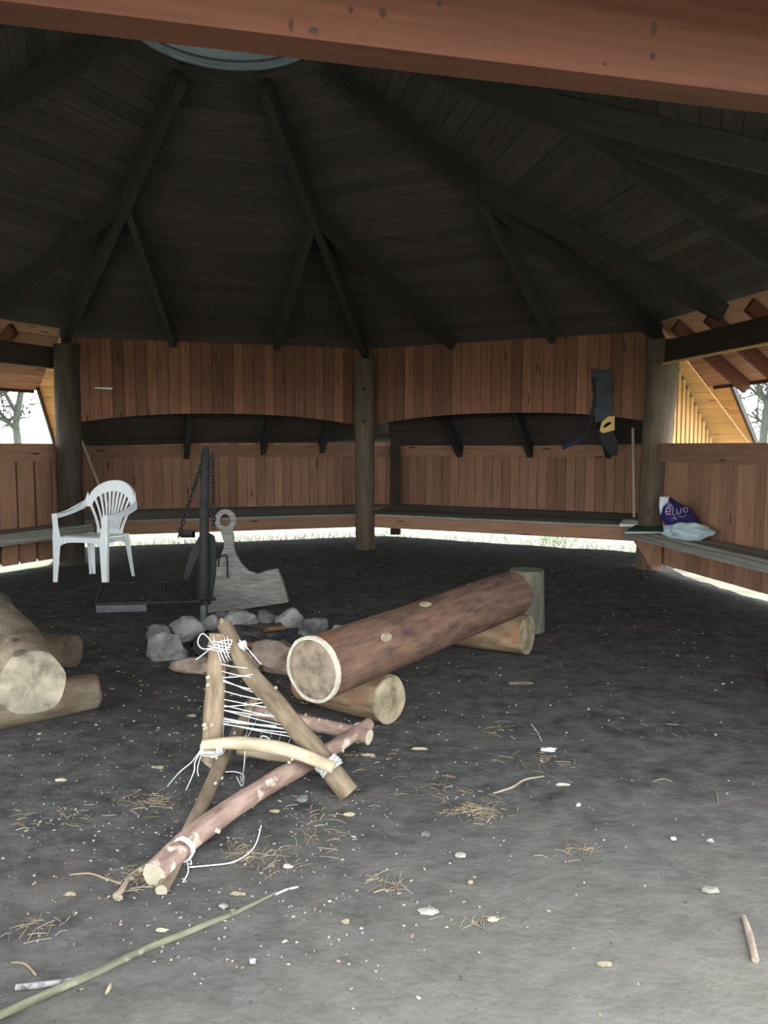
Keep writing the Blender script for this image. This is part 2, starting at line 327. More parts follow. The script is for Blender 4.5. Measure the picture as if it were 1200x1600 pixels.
for i in range(8):
    a, b = OCT[i] + Z * ZP, OCT[(i + 1) % 8] + Z * ZP
    courses(mb, a, b, ringp[i], ringp[(i + 1) % 8], felt=1)
ceiling = struct(mb, 'ceiling', [M['soot'], M['felt']])
# overhangs on the sides without a niche (clean pine, never smoked)
SL = .75
mb = MB()
for i in range(2, 8):
    a, b = OCT[i], OCT[(i + 1) % 8]; d = unit(a, b); nrm = outn(a, b); e = .45 if i == 4 else .85; k = e * .42; k0 = e * (.49 if i == 2 else .42)
    courses(mb, a + Z * ZP, b + Z * ZP, a + nrm * e - d * k0 + Z * (ZP - SL * e), b + nrm * e + d * k + Z * (ZP - SL * e), mi=3, felt=1)
d = unit(VR, V2); nrm = outn(VR, V2)
def rp_(t, e): return VR + d * t + nrm * e + Z * (ZP - SL * e)
courses(mb, rp_(-.417, .85), rp_(.03, .85), rp_(-.882, 1.8), rp_(-.82, 1.8), w=.1, felt=1)
cn = outn(VL, VC); ct = unit(VL, VC)
def lp_(q, e): return VL + ct * q + cn * e + Z * (ZP - SL * e)
zt = lambda e: Z * (ZP - SL * e)
eC = (OC - VC).dot(cn)
def cp_(e): return VC + (OC - VC) * (e / eC) + zt(e)
courses(mb, lp_(0, 0), cp_(0), lp_(.1, 1.85), cp_(1.85), mi=2, felt=1)
courses(mb, lp_(-.01, .03), lp_(0, .03), lp_(-.34, .78), lp_(.04, .78), mi=0, felt=1)
courses(mb, lp_(-.34, .78), lp_(.04, .78), lp_(-.22, 1.85), lp_(.1, 1.85), mi=0, felt=1)
rn = outn(VC, VR); rt = unit(VC, VR); eC2 = (OC - VC).dot(rn)
def cq_(e): return VC + (OC - VC) * (e / eC2) + zt(e)
def rq_(e): return VR + rt * (.49 * e) + rn * e + zt(e)
SWD = (ORc - VR).normalized(); SWk = SWD.dot(rt) / SWD.dot(rn)
def sq_(e): return VR + rt * (SWk * e) + rn * e + zt(e)
courses(mb, cq_(0), sq_(0), cq_(1.85), sq_(1.85), mi=2, felt=1)
courses(mb, sq_(.02), rq_(.02), sq_(1.85), rq_(1.85), w=.1, mi=0, felt=1)
struct(mb, 'trim_2', [M['pine'], M['felt'], M['soot'], M['wall']])

# rafters
def rafter(a, b, m='rafter', w=.07, h=.19, drop=.10):
    mb = MB(); mb.beam(V(a) - Z * drop, V(b) - Z * drop, w, h); return mb.build('rafter', M[m], ceiling)
for i in range(8):
    a = OCT[i] + Z * ZP; top = ringp[i]; rafter(a, top, w=.08, h=.18, drop=.10)
    b = OCT[(i + 1) % 8] + Z * ZP; tb = ringp[(i + 1) % 8]
    rafter(a.lerp(b, .34), a.lerp(top, .62), h=.16, drop=.09); rafter(a.lerp(b, .68), b.lerp(tb, .62), h=.16, drop=.09)
    if 2 <= i:
        nn = outn(OCT[i], OCT[(i + 1) % 8])
        for f in ((.06, .24, .95) if i == 4 else (.1, .27, .45, .63, .81)): rafter(a.lerp(b, f), a.lerp(b, f) + nn * (.43 if i == 4 else .83) - Z * (.325 if i == 4 else .62), m='beam', w=.055, h=.14, drop=.075)
for w_ in (1.44, 2.50, 3.35): rafter(lp_(w_, .25), lp_(w_, 1.75))
for w_ in (.62, 1.65, 2.7): rafter(VC + rt * w_ + rn * .25 + zt(.25), VC + rt * w_ + rn * 1.72 + zt(1.72))
# eave boards under the overhang ends
for i in (2, 3, 5, 6, 7):
    a, b = OCT[i], OCT[(i + 1) % 8]; dd = unit(a, b); nn = outn(a, b)
    mb = MB(); mb.beam(a + nn * .86 - dd * .3 + Z * (ZP - .645), b + nn * .86 + dd * .3 + Z * (ZP - .645), .03, .05); mb.build('eave_board', M['sootbeam'], ceiling)
# slanted barge boards of the low corner roofs
mb = MB(); mb.beam(rp_(.04, .85) - Z * .01, rp_(-.81, 1.8) - Z * .01, .03, .06); mb.build('barge_board', M['sootbeam'], ceiling)
mb = MB(); mb.beam(lp_(-.36, .78) - Z * .01, lp_(-.24, 1.85) - Z * .01, .03, .06); mb.build('barge_board', M['sootbeam'], ceiling)

# smoke outlet: zinc drum with a cap
drum = empty('smoke_outlet', APX + Z * 4.2, 'round grey galvanised smoke outlet in the middle of the dark roof', 'smoke outlet')
mb = MB(); n = 48
def circ(r, z, c=APX): return [V((c.x + r * math.cos(2 * math.pi * k / n), c.y + r * math.sin(2 * math.pi * k / n), z)) for k in range(n)]
for (r0, z0, r1, z1) in ((.70, 4.32, .67, 5.02),):
    A, B, A2, B2 = circ(r0, z0), circ(r1, z1), circ(r0 + .012, z0), circ(r1 + .012, z1)
    vs = A + B + A2 + B2; fs = []
    for k in range(n):
        l = (k + 1) % n; fs += [(k, l, n + l, n + k), (2 * n + k, 3 * n + k, 3 * n + l, 2 * n + l), (k, 2 * n + k, 2 * n + l, l), (n + k, n + l, 3 * n + l, 3 * n + k)]
    mb.add(vs, fs, vs, .5, 0, True)
mb.build('drum', M['zinc'], drum)
mb = MB(); mb.ring(circ(.712, 4.305), circ(.692, 4.305), (0, 0, .02)); mb.build('rolled_rim', M['zinc'], drum)
mb = MB(); mb.ring(circ(1.02, 4.36), circ(.695, 4.36), (0, 0, .02)); mb.build('roof_collar', M['felt'], drum)
mb = MB(); A = circ(.95, 5.25); T = V((APX.x, APX.y, 5.6)); mb.add(A + [T], [(k, (k + 1) % n, n) for k in range(n)], A + [T], .5, 0, True); mb.build('cap', M['zinc'], drum)
for k in range(4):
    an = math.pi / 4 + k * math.pi / 2; p = APX + V((math.cos(an), math.sin(an), 0)) * .68
    mb = MB(); mb.tube([p + Z * 4.9, p + Z * 5.34], .015, 8); mb.build('cap_strut', M['zinc'], drum)

# ---------------------------------------------------------------- walls
def boards(mb, a, b, z0, z1, th=.022, w=.125, nrm=None, batten=None, mi=0, jit=.004, gap=.006):
    d = unit(a, b); L = (b - a).length; n = max(1, round(L / w)); nrm = nrm if nrm is not None else outn(a, b)
    f0 = z0 if callable(z0) else (lambda u: z0); f1 = z1 if callable(z1) else (lambda u: z1)
    for k in range(n):
        u0, u1 = k / n + gap / 2 / L, (k + 1) / n - gap / 2 / L; p, q = a.lerp(b, u0), a.lerp(b, u1); j = nrm * rnd(-jit, jit)
        t = nrm * th
        mb.hexa([p + j + Z * f0(u0), q + j + Z * f0(u1), q + j + t + Z * f0(u1), p + j + t + Z * f0(u0),
                 p + j + Z * f1(u0), q + j + Z * f1(u1), q + j + t + Z * f1(u1), p + j + t + Z * f1(u0)], mi)
        if batten:
            c = p; mb.bar(c - nrm * .012 + Z * (f0(u0) + .002), c - nrm * .012 + Z * (f1(u0) - .002), d, nrm, batten, .02, mi)
# backing strip so that no light comes through the joints
def backing(mb, a, b, z0, z1, nrm, mi, off=.03):
    p, q = a + nrm * off, b + nrm * off; t = nrm * .012
    mb.hexa([p + Z * z0, q + Z * z0, q + t + Z * z0, p + t + Z * z0, p + Z * z1, q + Z * z1, q + t + Z * z1, p + t + Z * z1], mi)

def arch(zm, ze): return lambda u: ze + (zm - ze) * (1 - abs(2 * u - 1) ** 2.4)
# hanging arched panels
for k, (a, b, nn) in enumerate(((VL, VC, cn), (VC, VR, rn))):
    mb = MB(); a2, b2 = a + nn * .10, b + nn * .10
    boards(mb, a2, b2, arch(1.705, 1.565), ZP - .02, nrm=nn, jit=.003)
    # second skin behind
    n = 24; 
    f = arch(1.71, 1.57)
    for j in range(n):
        u0, u1 = j / n, (j + 1) / n; p, q = a2.lerp(b2, u0) + nn * .027, a2.lerp(b2, u1) + nn * .027; t = nn * .012
        mb.hexa([p + Z * f(u0), q + Z * f(u1), q + t + Z * f(u1), p + t + Z * f(u0), p + Z * (ZP - .06), q + Z * (ZP - .06), q + t + Z * (ZP - .06), p + t + Z * (ZP - .06)], 0)
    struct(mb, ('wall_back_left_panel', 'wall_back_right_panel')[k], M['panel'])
# outer low walls of the niches
for k, (a, b) in enumerate(((OLc, OC), (OC, ORc))):
    nn = outn(a, b); mb = MB(); zb = .16
    boards(mb, a, b, zb, 1.36, nrm=nn, w=.13); backing(mb, a, b, zb + .01, 1.36, nn, 0)
    mb.bar(a - nn * .02 + Z * 1.24, b - nn * .02 + Z * 1.24, nn, Z, .035, .16)
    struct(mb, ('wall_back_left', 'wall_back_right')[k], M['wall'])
# niche side walls
for k, (a, b, m) in enumerate(((VL + V((-.02, .1, 0)), OLc, 'wall'), (VR + V((.06, .1, 0)), ORc, 'pine'))):
    L = (b - a).length; nn = outn(a, b) if k == 1 else outn(b, a)
    mb = MB(); ztop = (lambda u: ZP - .04 - (ZP - 1.36) * u)
    if k == 1:
        en = rn; ztop = (lambda u: ZP - .015 - SL * max(0, (a.lerp(b, u) - VR).dot(en)))
    if k == 0: boards(mb, a, b, .12, ztop, nrm=-nn, w=.13, gap=.012, th=.02, mi=0)
    else:
        side = 1 if (VR + V((1, -1, 0)) - VR).dot(nn) > 0 else -1; fn = nn * side; t = -fn * .02
        mb.hexa([a + Z * .12, b + Z * .12, b + t + Z * .12, a + t + Z * .12, a + Z * ztop(0), b + Z * ztop(1), b + t + Z * ztop(1), a + t + Z * ztop(0)], 1)
        n_ = 13
        for j in range(n_):
            u = (j + .55) / n_; p = a.lerp(b, u) + fn * .025; mb.bar(p + Z * .12, p + Z * (ztop(min(1, u + .03)) - .01), unit(a, b), nn, L / n_ * .62, .05, 0)
    struct(mb, ('wall_niche_left', 'wall_niche_right')[k], [M[m], M['soot']])
# parapet walls with open windows above
names = {2: 'wall_right', 3: 'wall_near_right', 6: 'wall_front_left', 7: 'wall_left'}
for i, nm in ():
    a, b = OCT[i], OCT[(i + 1) % 8]; nn = outn(a, b); mb = MB(); a_ = a.lerp(b, .05); b_ = a.lerp(b, .95)
    boards(mb, a_ + nn * .06, b_ + nn * .06, .06, 2.56, nrm=nn, w=.14); backing(mb, a_ + nn * .06, b_ + nn * .06, .07, 2.55, nn, 0); struct(mb, nm, M['wall'])
for i, nm in names.items():
    a, b = OCT[i], OCT[(i + 1) % 8]; nn = outn(a, b); mb = MB(); zb = .07 if i != 7 else .06
    boards(mb, a, b, zb, 1.16, nrm=nn, w=.135 if i == 2 else .235, gap=(.03 if i in (6, 7) else .006)); backing(mb, a, b, zb + .02, 1.16, nn, 1 if i in (6, 7) else 0)
    mb.bar(a - nn * .02 + Z * 1.24, b - nn * .02 + Z * 1.24, nn, Z, .05, .17)
    mb.bar(a - nn * .0 + Z * 1.335, b - nn * .0 + Z * 1.335, nn, Z, .12, .022)
    struct(mb, nm, [M['wall'], M['sootbeam']])
# walls of the window sides above the beam: none, the rafters stand free

# beams on the posts
def top_beam(a, b, m, label, w=.09, h=.23, z=2.285, cat='beam', grp=None):
    mb = MB(); mb.beam(V(a) + Z * z, V(b) + Z * z, w, h); return tag(mb.build('eave_beam', M[m], loc=(V(a) + V(b)) / 2 + Z * z), label, cat, grp)
front_beam = top_beam(V4 - unit(V4, V3) * .3, V3 + unit(V4, V3) * .3, 'beam', 'reddish pine beam across the top of the near opening', h=.235, z=2.272)
bn = outn(V3, V4)
for (x_, y_, a_, b_) in ((598, 20, .008, .010), (490, 48, .011, .007), (548, 16, .005, .006), (455, 38, .005, .014), (1022, 45, .007, .016), (1020, 88, .006, .008), (686, 6, .005, .006), (945, 100, .004, .004)):
    rr_ = ray(x_, y_); P0 = V3 + bn * .045 * (1 if bn.y < 0 else -1); tt_ = (P0 - O).dot(bn) / rr_.dot(bn); c_ = O + rr_ * tt_; bd_ = unit(V4, V3)
    f_ = bn * (1 if bn.dot(O - c_) > 0 else -1)
    mb = MB(); mb.prism([c_ + f_ * .0008 + bd_ * a_ * math.cos(k * .5236) + Z * b_ * math.sin(k * .5236) for k in range(12)], -f_ * .002); mb.build('knot', M['knotd'], front_beam)
top_beam(VR, V2, 'sootbeam', 'dark smoked beam over the right window opening')
top_beam(V6, VL, 'sootbeam', 'dark smoked beam over the left window opening')
for k, (p, q) in enumerate(((V2, V3), (V5, V6), (V4, V5))):
    mb = MB(); mb.beam(p + Z * 2.285, q + Z * 2.285, .09, .23); struct(mb, 'trim_%d' % (8 + k), M['sootbeam'])
# trim strip on top edge of the right opening
mb = MB(); mb.beam(VR + outn(VR, V2) * -.06 + Z * 2.165, V2 + outn(VR, V2) * -.06 + Z * 2.165, .015, .02); tag(mb.build('edge_strip', M['pine']), 'thin pale strip along the lower edge of the right dark beam', 'strip')

# log posts
def post(top, bot, r, label, m='post', rt=None, zt_=2.45):
    mb = MB(); P = [V(bot).lerp(V(top), k / 8) for k in range(9)]
    mb.tube(P, [r + (rt or r) * 0 + ((rt or r) - r) * k / 8 for k in range(9)], 20, wob=.08, sub=2)
    o = mb.build('log_post', M[m], loc=V(bot)); tag(o, label, 'post', 'round log posts of the shelter'); return o
bL = V((at(113, 880, 8.85).x, 8.85, 0)); pL = at(104, 548, 8.85); post(V((pL.x, bL.y, 2.42)), bL, .135, 'round log post at the left end of the back wall, behind the white chair', m='postd')
pc = post(V((-.25, 10.15, 2.40)), V((-.24, 10.15, 0)), .125, 'round log post in the middle between the two arched panels')
pR = at(1026, 548, 8.6); bR = gz(1013, 889); post(V((pR.x + .05, bR.y, 2.42)), bR, .135, 'round log post at the right end of the back wall, beside the bags', rt=.17)
for p, lab in ((V2, 'right'), (V3, 'near right'), (V4, 'near left'), (V5, 'left front'), (V6, 'left')):
    o_ = post(p + Z * 2.17, p, .13, 'x'); o_.name = 'trim_%d' % (3 + ('right', 'near right', 'near left', 'left front', 'left').index(lab))
    for k_ in ('label', 'category', 'group'): del o_[k_]
    o_['kind'] = 'structure'
for z_, in ((2.02,), (1.62,)):
    mb = MB(); mb.tube([V((-.25, 10.04, z_)), V((-.25, 10.0, z_))], .028, 8); mb.build('bolt', M['iron'], pc)
# outer corner post
mb = MB(); c_ = OC + V((.02, -.12, 0)); mb.bar(c_, c_ + Z * 1.5, (1, 0, 0), (0, 1, 0), .15, .15); tag(mb.build('corner_post', M['sootbeam'], loc=c_), 'dark square post in the back corner behind the middle log post', 'post')

# ---------------------------------------------------------------- benches
def bench(pts_front, pts_back, label, fascia=True, z=.45, nplank=4, fm='wall', fh=.17):
    (a, b), (c, d_) = pts_front, pts_back
    o = empty('bench', (a + b) / 2, label, 'bench')
    mb = MB()
    for k in range(nplank):
        t0, t1 = (k + .02) / nplank, (k + .98) / nplank
        p = [a.lerp(c, t0), a.lerp(c, t1), b.lerp(d_, t0), b.lerp(d_, t1)]; u = Z * .04; zz = Z * (z - .04)
        mb.hexa([p[0] + zz, p[1] + zz, p[1] + zz + u, p[0] + zz + u, p[2] + zz, p[3] + zz, p[3] + zz + u, p[2] + zz + u])
    mb.build('seat', M['bench'], o)
    if fascia:
        nn = outn(a, b); mb = MB(); mb.bar(a - nn * .01 + Z * (z - .042 - fh / 2 + .03), b - nn * .01 + Z * (z - .042 - fh / 2 + .03), nn, Z, .03, fh - .03); mb.build('front_board', M[fm], o)
    return o
off = .12
bench((VL + cn * .02 + ct * .15, VC - ct * .12 + cn * .02), (OLc + V((.05, -.03, 0)), OC + V((-.1, -.05, 0))), 'long grey plank bench in the back left niche with brown front board')
bench((VC + rt * .12 + rn * .02, VR - rt * .12 + rn * .02), (OC + V((.1, -.05, 0)), ORc - rt * .05 - rn * .04), 'long grey plank bench in the back right niche with brown front board')
nR = outn(VR, V2); dR = unit(VR, V2)
bR_ = bench((VR + V((-.33, -.10, 0)), V2 - nR * .42), (VR + dR * .12 - nR * .03, V2 - nR * .03), 'grey plank bench along the right wall under the plastic bags', fascia=True, nplank=2, fm='bench', fh=.10)
mb = MB(); q = VR + V((-.30, -.18, 0)); w_ = VR + V((.02, -.25, 0))
mb.prism([q + Z * .40, w_ + Z * .40, w_ + Z * .02, w_ + V((-.1, 0, .02))], (0, .05, 0)); mb.build('bracket', M['wall'], bR_)
nL = outn(V6, VL)
bench((V6 - nL * .40, VL - nL * .40 - unit(V6, VL) * .05), (V6 - nL * .03, VL - nL * .03 - unit(V6, VL) * .1), 'grey plank bench along the left wall behind the white chair', nplank=2, fm='bench', fh=.12)

# ---------------------------------------------------------------- plastic armchair
def make_chair():
    c0 = gz(133, 912); o = empty('plastic_armchair', (c0.x + .02, c0.y + .27, 0), 'white plastic garden armchair with fan back standing by the left post', 'chair')
    def B(mb, name):
        ob = mb.build(name, M['plastic']); ob.parent = o
        bv = ob.modifiers.new('bevel', 'BEVEL'); bv.width = .006; bv.segments = 2; bv.limit_method = 'ANGLE'; return ob
    # seat: slightly dished slab with skirt
    mb = MB(); nx, ny = 10, 8; vs = []
    for lay in (0, 1):
        for j in range(ny + 1):
            for i in range(nx + 1):
                u, v = i / nx * 2 - 1, j / ny; w = .245 - .035 * v; x = u * w; y = -.24 + v * .46
                z = .455 - .012 * (1 - u * u) * math.sin(v * math.pi) - .02 * v + (-.03 * max(0, (.12 - v) / .12) ** 2)
                vs.append(V((x, y, z - lay * .012)))
    m_ = (nx + 1) * (ny + 1); fs = []
    for j in range(ny):
        for i in range(nx):
            q = j * (nx + 1) + i; fs += [(q, q + 1, q + nx + 2, q + nx + 1), (m_ + q, m_ + q + nx + 1, m_ + q + nx + 2, m_ + q + 1)]
    for i in range(nx): fs += [(i, m_ + i, m_ + i + 1, i + 1)]; q = ny * (nx + 1) + i; fs += [(q, q + 1, m_ + q + 1, m_ + q)]
    for j in range(ny): q = j * (nx + 1); fs += [(q, q + nx + 1, m_ + q + nx + 1, m_ + q)]; q += nx; fs += [(q, m_ + q, m_ + q + nx + 1, q + nx + 1)]
    mb.add(vs, fs, vs, .5, 0, True)
    # skirt with arched lower edge at front
    for k in range(10):
        x0, x1 = -.245 + .049 * k, -.245 + .049 * (k + 1); h0, h1 = (.10 - .05 * (1 - (x / .245) ** 4) for x in (x0, x1))
        mb.hexa([V((x0, -.245, .44)), V((x0, -.235, .44)), V((x0, -.235, .44 - h0)), V((x0, -.245, .44 - h0)), V((x1, -.245, .44)), V((x1, -.235, .44)), V((x1, -.235, .44 - h1)), V((x1, -.245, .44 - h1))], 0, .5)
    for sgn in (-1, 1):
        for k in range(8):
            v0, v1 = k / 8, (k + 1) / 8; f = lambda v: V((sgn * (.247 - .035 * v), -.24 + v * .46, 0)); hh = lambda v: .10 - .05 * (1 - (2 * v - 1) ** 4)
            p, q = f(v0), f(v1); t = V((-sgn * .01, 0, 0)); za, zb = .44 - .02 * v0, .44 - .02 * v1
            mb.hexa([p + Z * za, p + t + Z * za, p + t + Z * (za - hh(v0)), p + Z * (za - hh(v0)), q + Z * zb, q + t + Z * zb, q + t + Z * (zb - hh(v1)), q + Z * (zb - hh(v1))], 0, .5)
    B(mb, 'seat')
    # backrest surface: x across, height z, leaning back and curved in plan
    def S_(x, z): return V((x, .24 + .20 * (z - .45) - .55 * x * x, z))
    mb = MB()
    # top crescent
    n = 24; path = []; wid = []; th = []
    for k in range(n + 1):
        a = math.pi * (k / n) ; cx = math.cos(a); sx_ = math.sin(a)
        xo, zo = .275 * cx, .70 + .265 * sx_ ** .8; xi, zi = .225 * cx, .70 + .155 * sx_
        po, pi_ = S_(xo, zo), S_(xi, zi); path.append((po + pi_) / 2); wid.append(po - pi_)
        th.append(V((0, .012, 0)) if True else None)
    mb.ribbon(path, wid, th)
    # outer turned rim
    mb.ribbon([p + w / 2 + V((0, .014, -.0)) for p, w in zip(path, wid)], [V((0, .035, 0))] * len(path), [w.normalized() * .01 for w in wid])
    slats = []
    for k in range(9):
        u = (k - 4) / 4.0
        xb, xt = u * .095, u * .205; zt_ = .70 + .16 * math.sqrt(max(0, 1 - (xt / .235) ** 2)) + .012
        pts = []; ww = []; tt = []
        for j in range(9):
            v = j / 8; x = xb + (xt - xb) * (v ** 1.6); z = .45 + (zt_ - .45) * v
            pts.append(S_(x, z)); ww.append(V((.017 + .013 * v, 0, 0))); tt.append(V((0, .009, 0)))
        slats.append((pts, ww, tt))
    # side bands of the fan
    for sgn in (-1, 1):
        pts = []; ww = []; tt = []
        for j in range(9):
            v = j / 8; x = sgn * (.13 + .11 * v ** 1.4); z = .44 + .28 * v; pts.append(S_(x, z)); ww.append(V((.032, .0, 0))); tt.append(V((0, .012, 0)))
        mb.ribbon(pts, ww, tt)
    mb.ribbon([S_(-.15, .45), S_(0, .455), S_(.15, .45)], [V((0, 0, .05))] * 3, [V((0, .015, 0))] * 3)
    bk = B(mb, 'backrest')
    for s3 in slats:
        mb = MB(); mb.ribbon(*s3); sl = B(mb, 'slat'); sl.parent = bk
    for sgn in (-1, 1):
        mb = MB(); P = [S_(sgn * .262, .80), S_(sgn * .278, .74), V((sgn * .292, .10, .695)), V((sgn * .296, -.02, .668)), V((sgn * .292, -.14, .655)), V((sgn * .28, -.245, .66))]
        Wd = [V((sgn * .03, 0, .10)), V((sgn * .035, -.0, .07)), V((.05, 0, .01)), V((.055, 0, 0)), V((.055, 0, 0)), V((.05, 0, 0))]
        T_ = [V((0, .014, 0)), V((0, .012, .01)), V((0, 0, .014)), V((0, 0, .014)), V((0, 0, .014)), V((0, 0, .014))]
        mb.ribbon(P, Wd, T_)
        mb.ribbon([p + V((sgn * .026, 0, -.015)) for p in P[1:]], [V((0, 0, .085)), V((0, 0, .07)), V((0, 0, .055)), V((0, 0, .05)), V((0, 0, .045))], [V((.008, 0, 0))] * 5)
        B(mb, 'armrest')
        # front leg: L-section from armrest to floor
        mb = MB(); P = [V((sgn * .285, -.245, .66)), V((sgn * .272, -.245, .52)), V((sgn * .262, -.25, .42)), V((sgn * .265, -.262, .22)), V((sgn * .275, -.275, 0))]
        mb.ribbon(P, [V((.06, 0, 0)), V((.065, 0, 0)), V((.095, 0, 0)), V((.068, 0, 0)), V((.05, 0, 0))], [V((0, .01, 0))] * 5)
        mb.ribbon([p + V((sgn * .022, .025, 0)) for p in P], [V((0, .055, 0)), V((0, .05, 0)), V((0, .07, 0)), V((0, .05, 0)), V((0, .035, 0))], [V((.01, 0, 0))] * 5)
        B(mb, 'leg')
        mb = MB(); P = [V((sgn * .20, .215, .44)), V((sgn * .215, .235, .25)), V((sgn * .232, .27, 0))]
        mb.ribbon(P, [V((.07, 0, 0)), V((.052, 0, 0)), V((.036, 0, 0))], [V((0, .01, 0))] * 3)
        mb.ribbon([p + V((sgn * .022, -.025, 0)) for p in P], [V((0, .07, 0)), V((0, .05, 0)), V((0, .035, 0))], [V((.01, 0, 0))] * 3)
        B(mb, 'leg')
    o.rotation_euler = (0, 0, math.radians(-16))
make_chair()

# ---------------------------------------------------------------- logs
def log(name, a, b, r, rb, m, endm, label, cat='log', wob=.10, rim=False, both=False, group=None, flat=False, n=28, ring=False):
    a, b = V(a), V(b); d = (b - a).normalized(); mb = MB(); K = 14
    mb.tube([a.lerp(b, k / K) for k in range(K + 1)], [r + (rb - r) * k / K for k in range(K + 1)], n, wob=wob, wf=2.2, tint=.5, smooth=True)
    vs = mb.v[:n]; ve = mb.v[n * K:n * (K + 1)]
    o = mb.build(name, M[m], loc=a); tag(o, label, cat, group)
    for (end, c, s) in ((vs, a, -1), (ve, b, 1)):
        if s == 1 and not both: continue
        e = MB(); D = d * s; inner = [c + (p - c) * (.90 if rim else .985) for p in end]
        P = [p + D * .012 for p in inner]; ctr = c + D * .016
        mids = [ctr.lerp(p, .5) + D * .004 * noise.noise(p * 20) for p in P]
        fs = [(k, (k + 1) % n, n + (k + 1) % n, n + k) for k in range(n)] + [(n + k, n + (k + 1) % n, 2 * n) for k in range(n)]
        base = inner; vv = P + mids + [ctr] + base
        fs += [(k, (k + 1) % n, 2 * n + 1 + (k + 1) % n, 2 * n + 1 + k) for k in range(n)]
        e.add(vv, fs, vv, .5, 0, False); e.build('cut_end', M[endm], o)
        if rim:
            e = MB(); out = [c + (p - c) * 1.03 * (1 + .02 * noise.noise(p * 25)) + D * .014 for p in end]; e.ring(out, [c + (p - c) * .92 + D * .014 for p in end], -D * .02, 0, .6); e.build('bast_ring', M['rim'], o)
    return o
zc = .365
n1 = gz(491, 1046, zc); f1 = gz(800, 928, .40)
log('bench_log', n1, f1, .142, .142, 'bark', 'cut', 'long brown peeled log laid as a seat across two short logs', rim=True, wob=.05)
LGA = bpy.data.objects['bench_log']
def scar(px, py, a, b, L, par, nm, m, sx_=.05):
    r_ = ray(px, py); d = (b - a).normalized(); best = None
    for k in range(4000):
        p = O + r_ * (2.0 + k * .001); w = (p - a); q = w - d * w.dot(d)
        if q.length < L: best = (p, q.normalized()); break
    if best is None: return
    p, nv = best; mb = MB(); x = d; y = nv.cross(d); vs = []; n_ = 12
    for k in range(n_):
        an = 2 * math.pi * k / n_; rr = 1 + .25 * noise.noise(V((k * 1.7, px, 0))); vs.append(p + x * math.cos(an) * sx_ * rr + y * math.sin(an) * sx_ * .5 * rr)
    vs2 = []
    for v in vs:
        w = v - a; q = w - d * w.dot(d); vs2.append(v + q.normalized() * (L + .004 - q.length))
    w = p - a; q = w - d * w.dot(d); c = p + q.normalized() * (L + .010 - q.length)
    mb.add(vs2 + [c], [(k, (k + 1) % n_, n_) for k in range(n_)], vs2 + [c], .5, 0, True); mb.build(nm, M[m], par)
for (x_, y_, s_) in ((603, 996, .045), (664, 945, .05), (733, 914, .022)): scar(x_, y_, n1, f1, .145, LGA, 'knot_scar', 'cut2', s_)
c1 = gz(606, 1094, .115); log('support_log', c1, c1 + V((-.42, .36, .0)), .118, .112, 'oakb', 'cut2', 'short thick log carrying the near end of the brown seat log', group='short logs under the seats', wob=.12)
c2 = gz(822, 993, .13); log('support_log', c2, c2 + V((-.52, .32, 0)), .128, .12, 'oakb', 'cut2', 'short orange brown log carrying the far end of the brown seat log', group='short logs under the seats', wob=.1)
s1 = gz(822, 985); o_ = log('upright_stump', s1 + Z * .43, s1, .122, .13, 'mossb', 'mossb', 'upright green grey stump behind the far end of the brown log', cat='stump', wob=.08)
# left seat log
nl = gz(50, 1068, .315); fl_ = gz(-14, 968, .33)
lg = log('bench_log', nl, fl_, .142, .150, 'paleb', 'cut2b', 'thick pale knotty log seat cut off by the left edge of the picture', wob=.13, n=36)
for (x_, y_, s_) in ((30, 1022, .05), (20, 1000, .03), (62, 985, .025)): scar(x_, y_, nl, fl_, .150, lg, 'knot_hollow', 'darkb', s_)
c3 = gz(147, 1080, .09); log('support_log', c3, gz(-90, 1118, .10), .088, .12, 'paleb', 'darkb', 'low weathered log lying under the near end of the pale left log', wob=.18)
c4 = gz(112, 1018, .10); log('support_log', c4, c4 + V((-.55, .12, 0)), .10, .10, 'darkb', 'darkb', 'dark short log under the far end of the pale left log', wob=.1)
mb = MB(); 
for k, (x, y, z_) in enumerate(((28, 1020, .40), (22, 1030, .41))):
    mb.tube([at(x - 4, y - 14, 3.42), at(x + 10, y + 16, 3.26)], [.02, .008], 8)
# pale end of a log poking in at the right edge
c5 = gz(1226, 1052, .11); log('support_log', c5, c5 + V((.5, .15, 0)), .11, .11, 'paleb', 'chipw', 'pale log end just showing at the right edge of the picture', wob=.12)

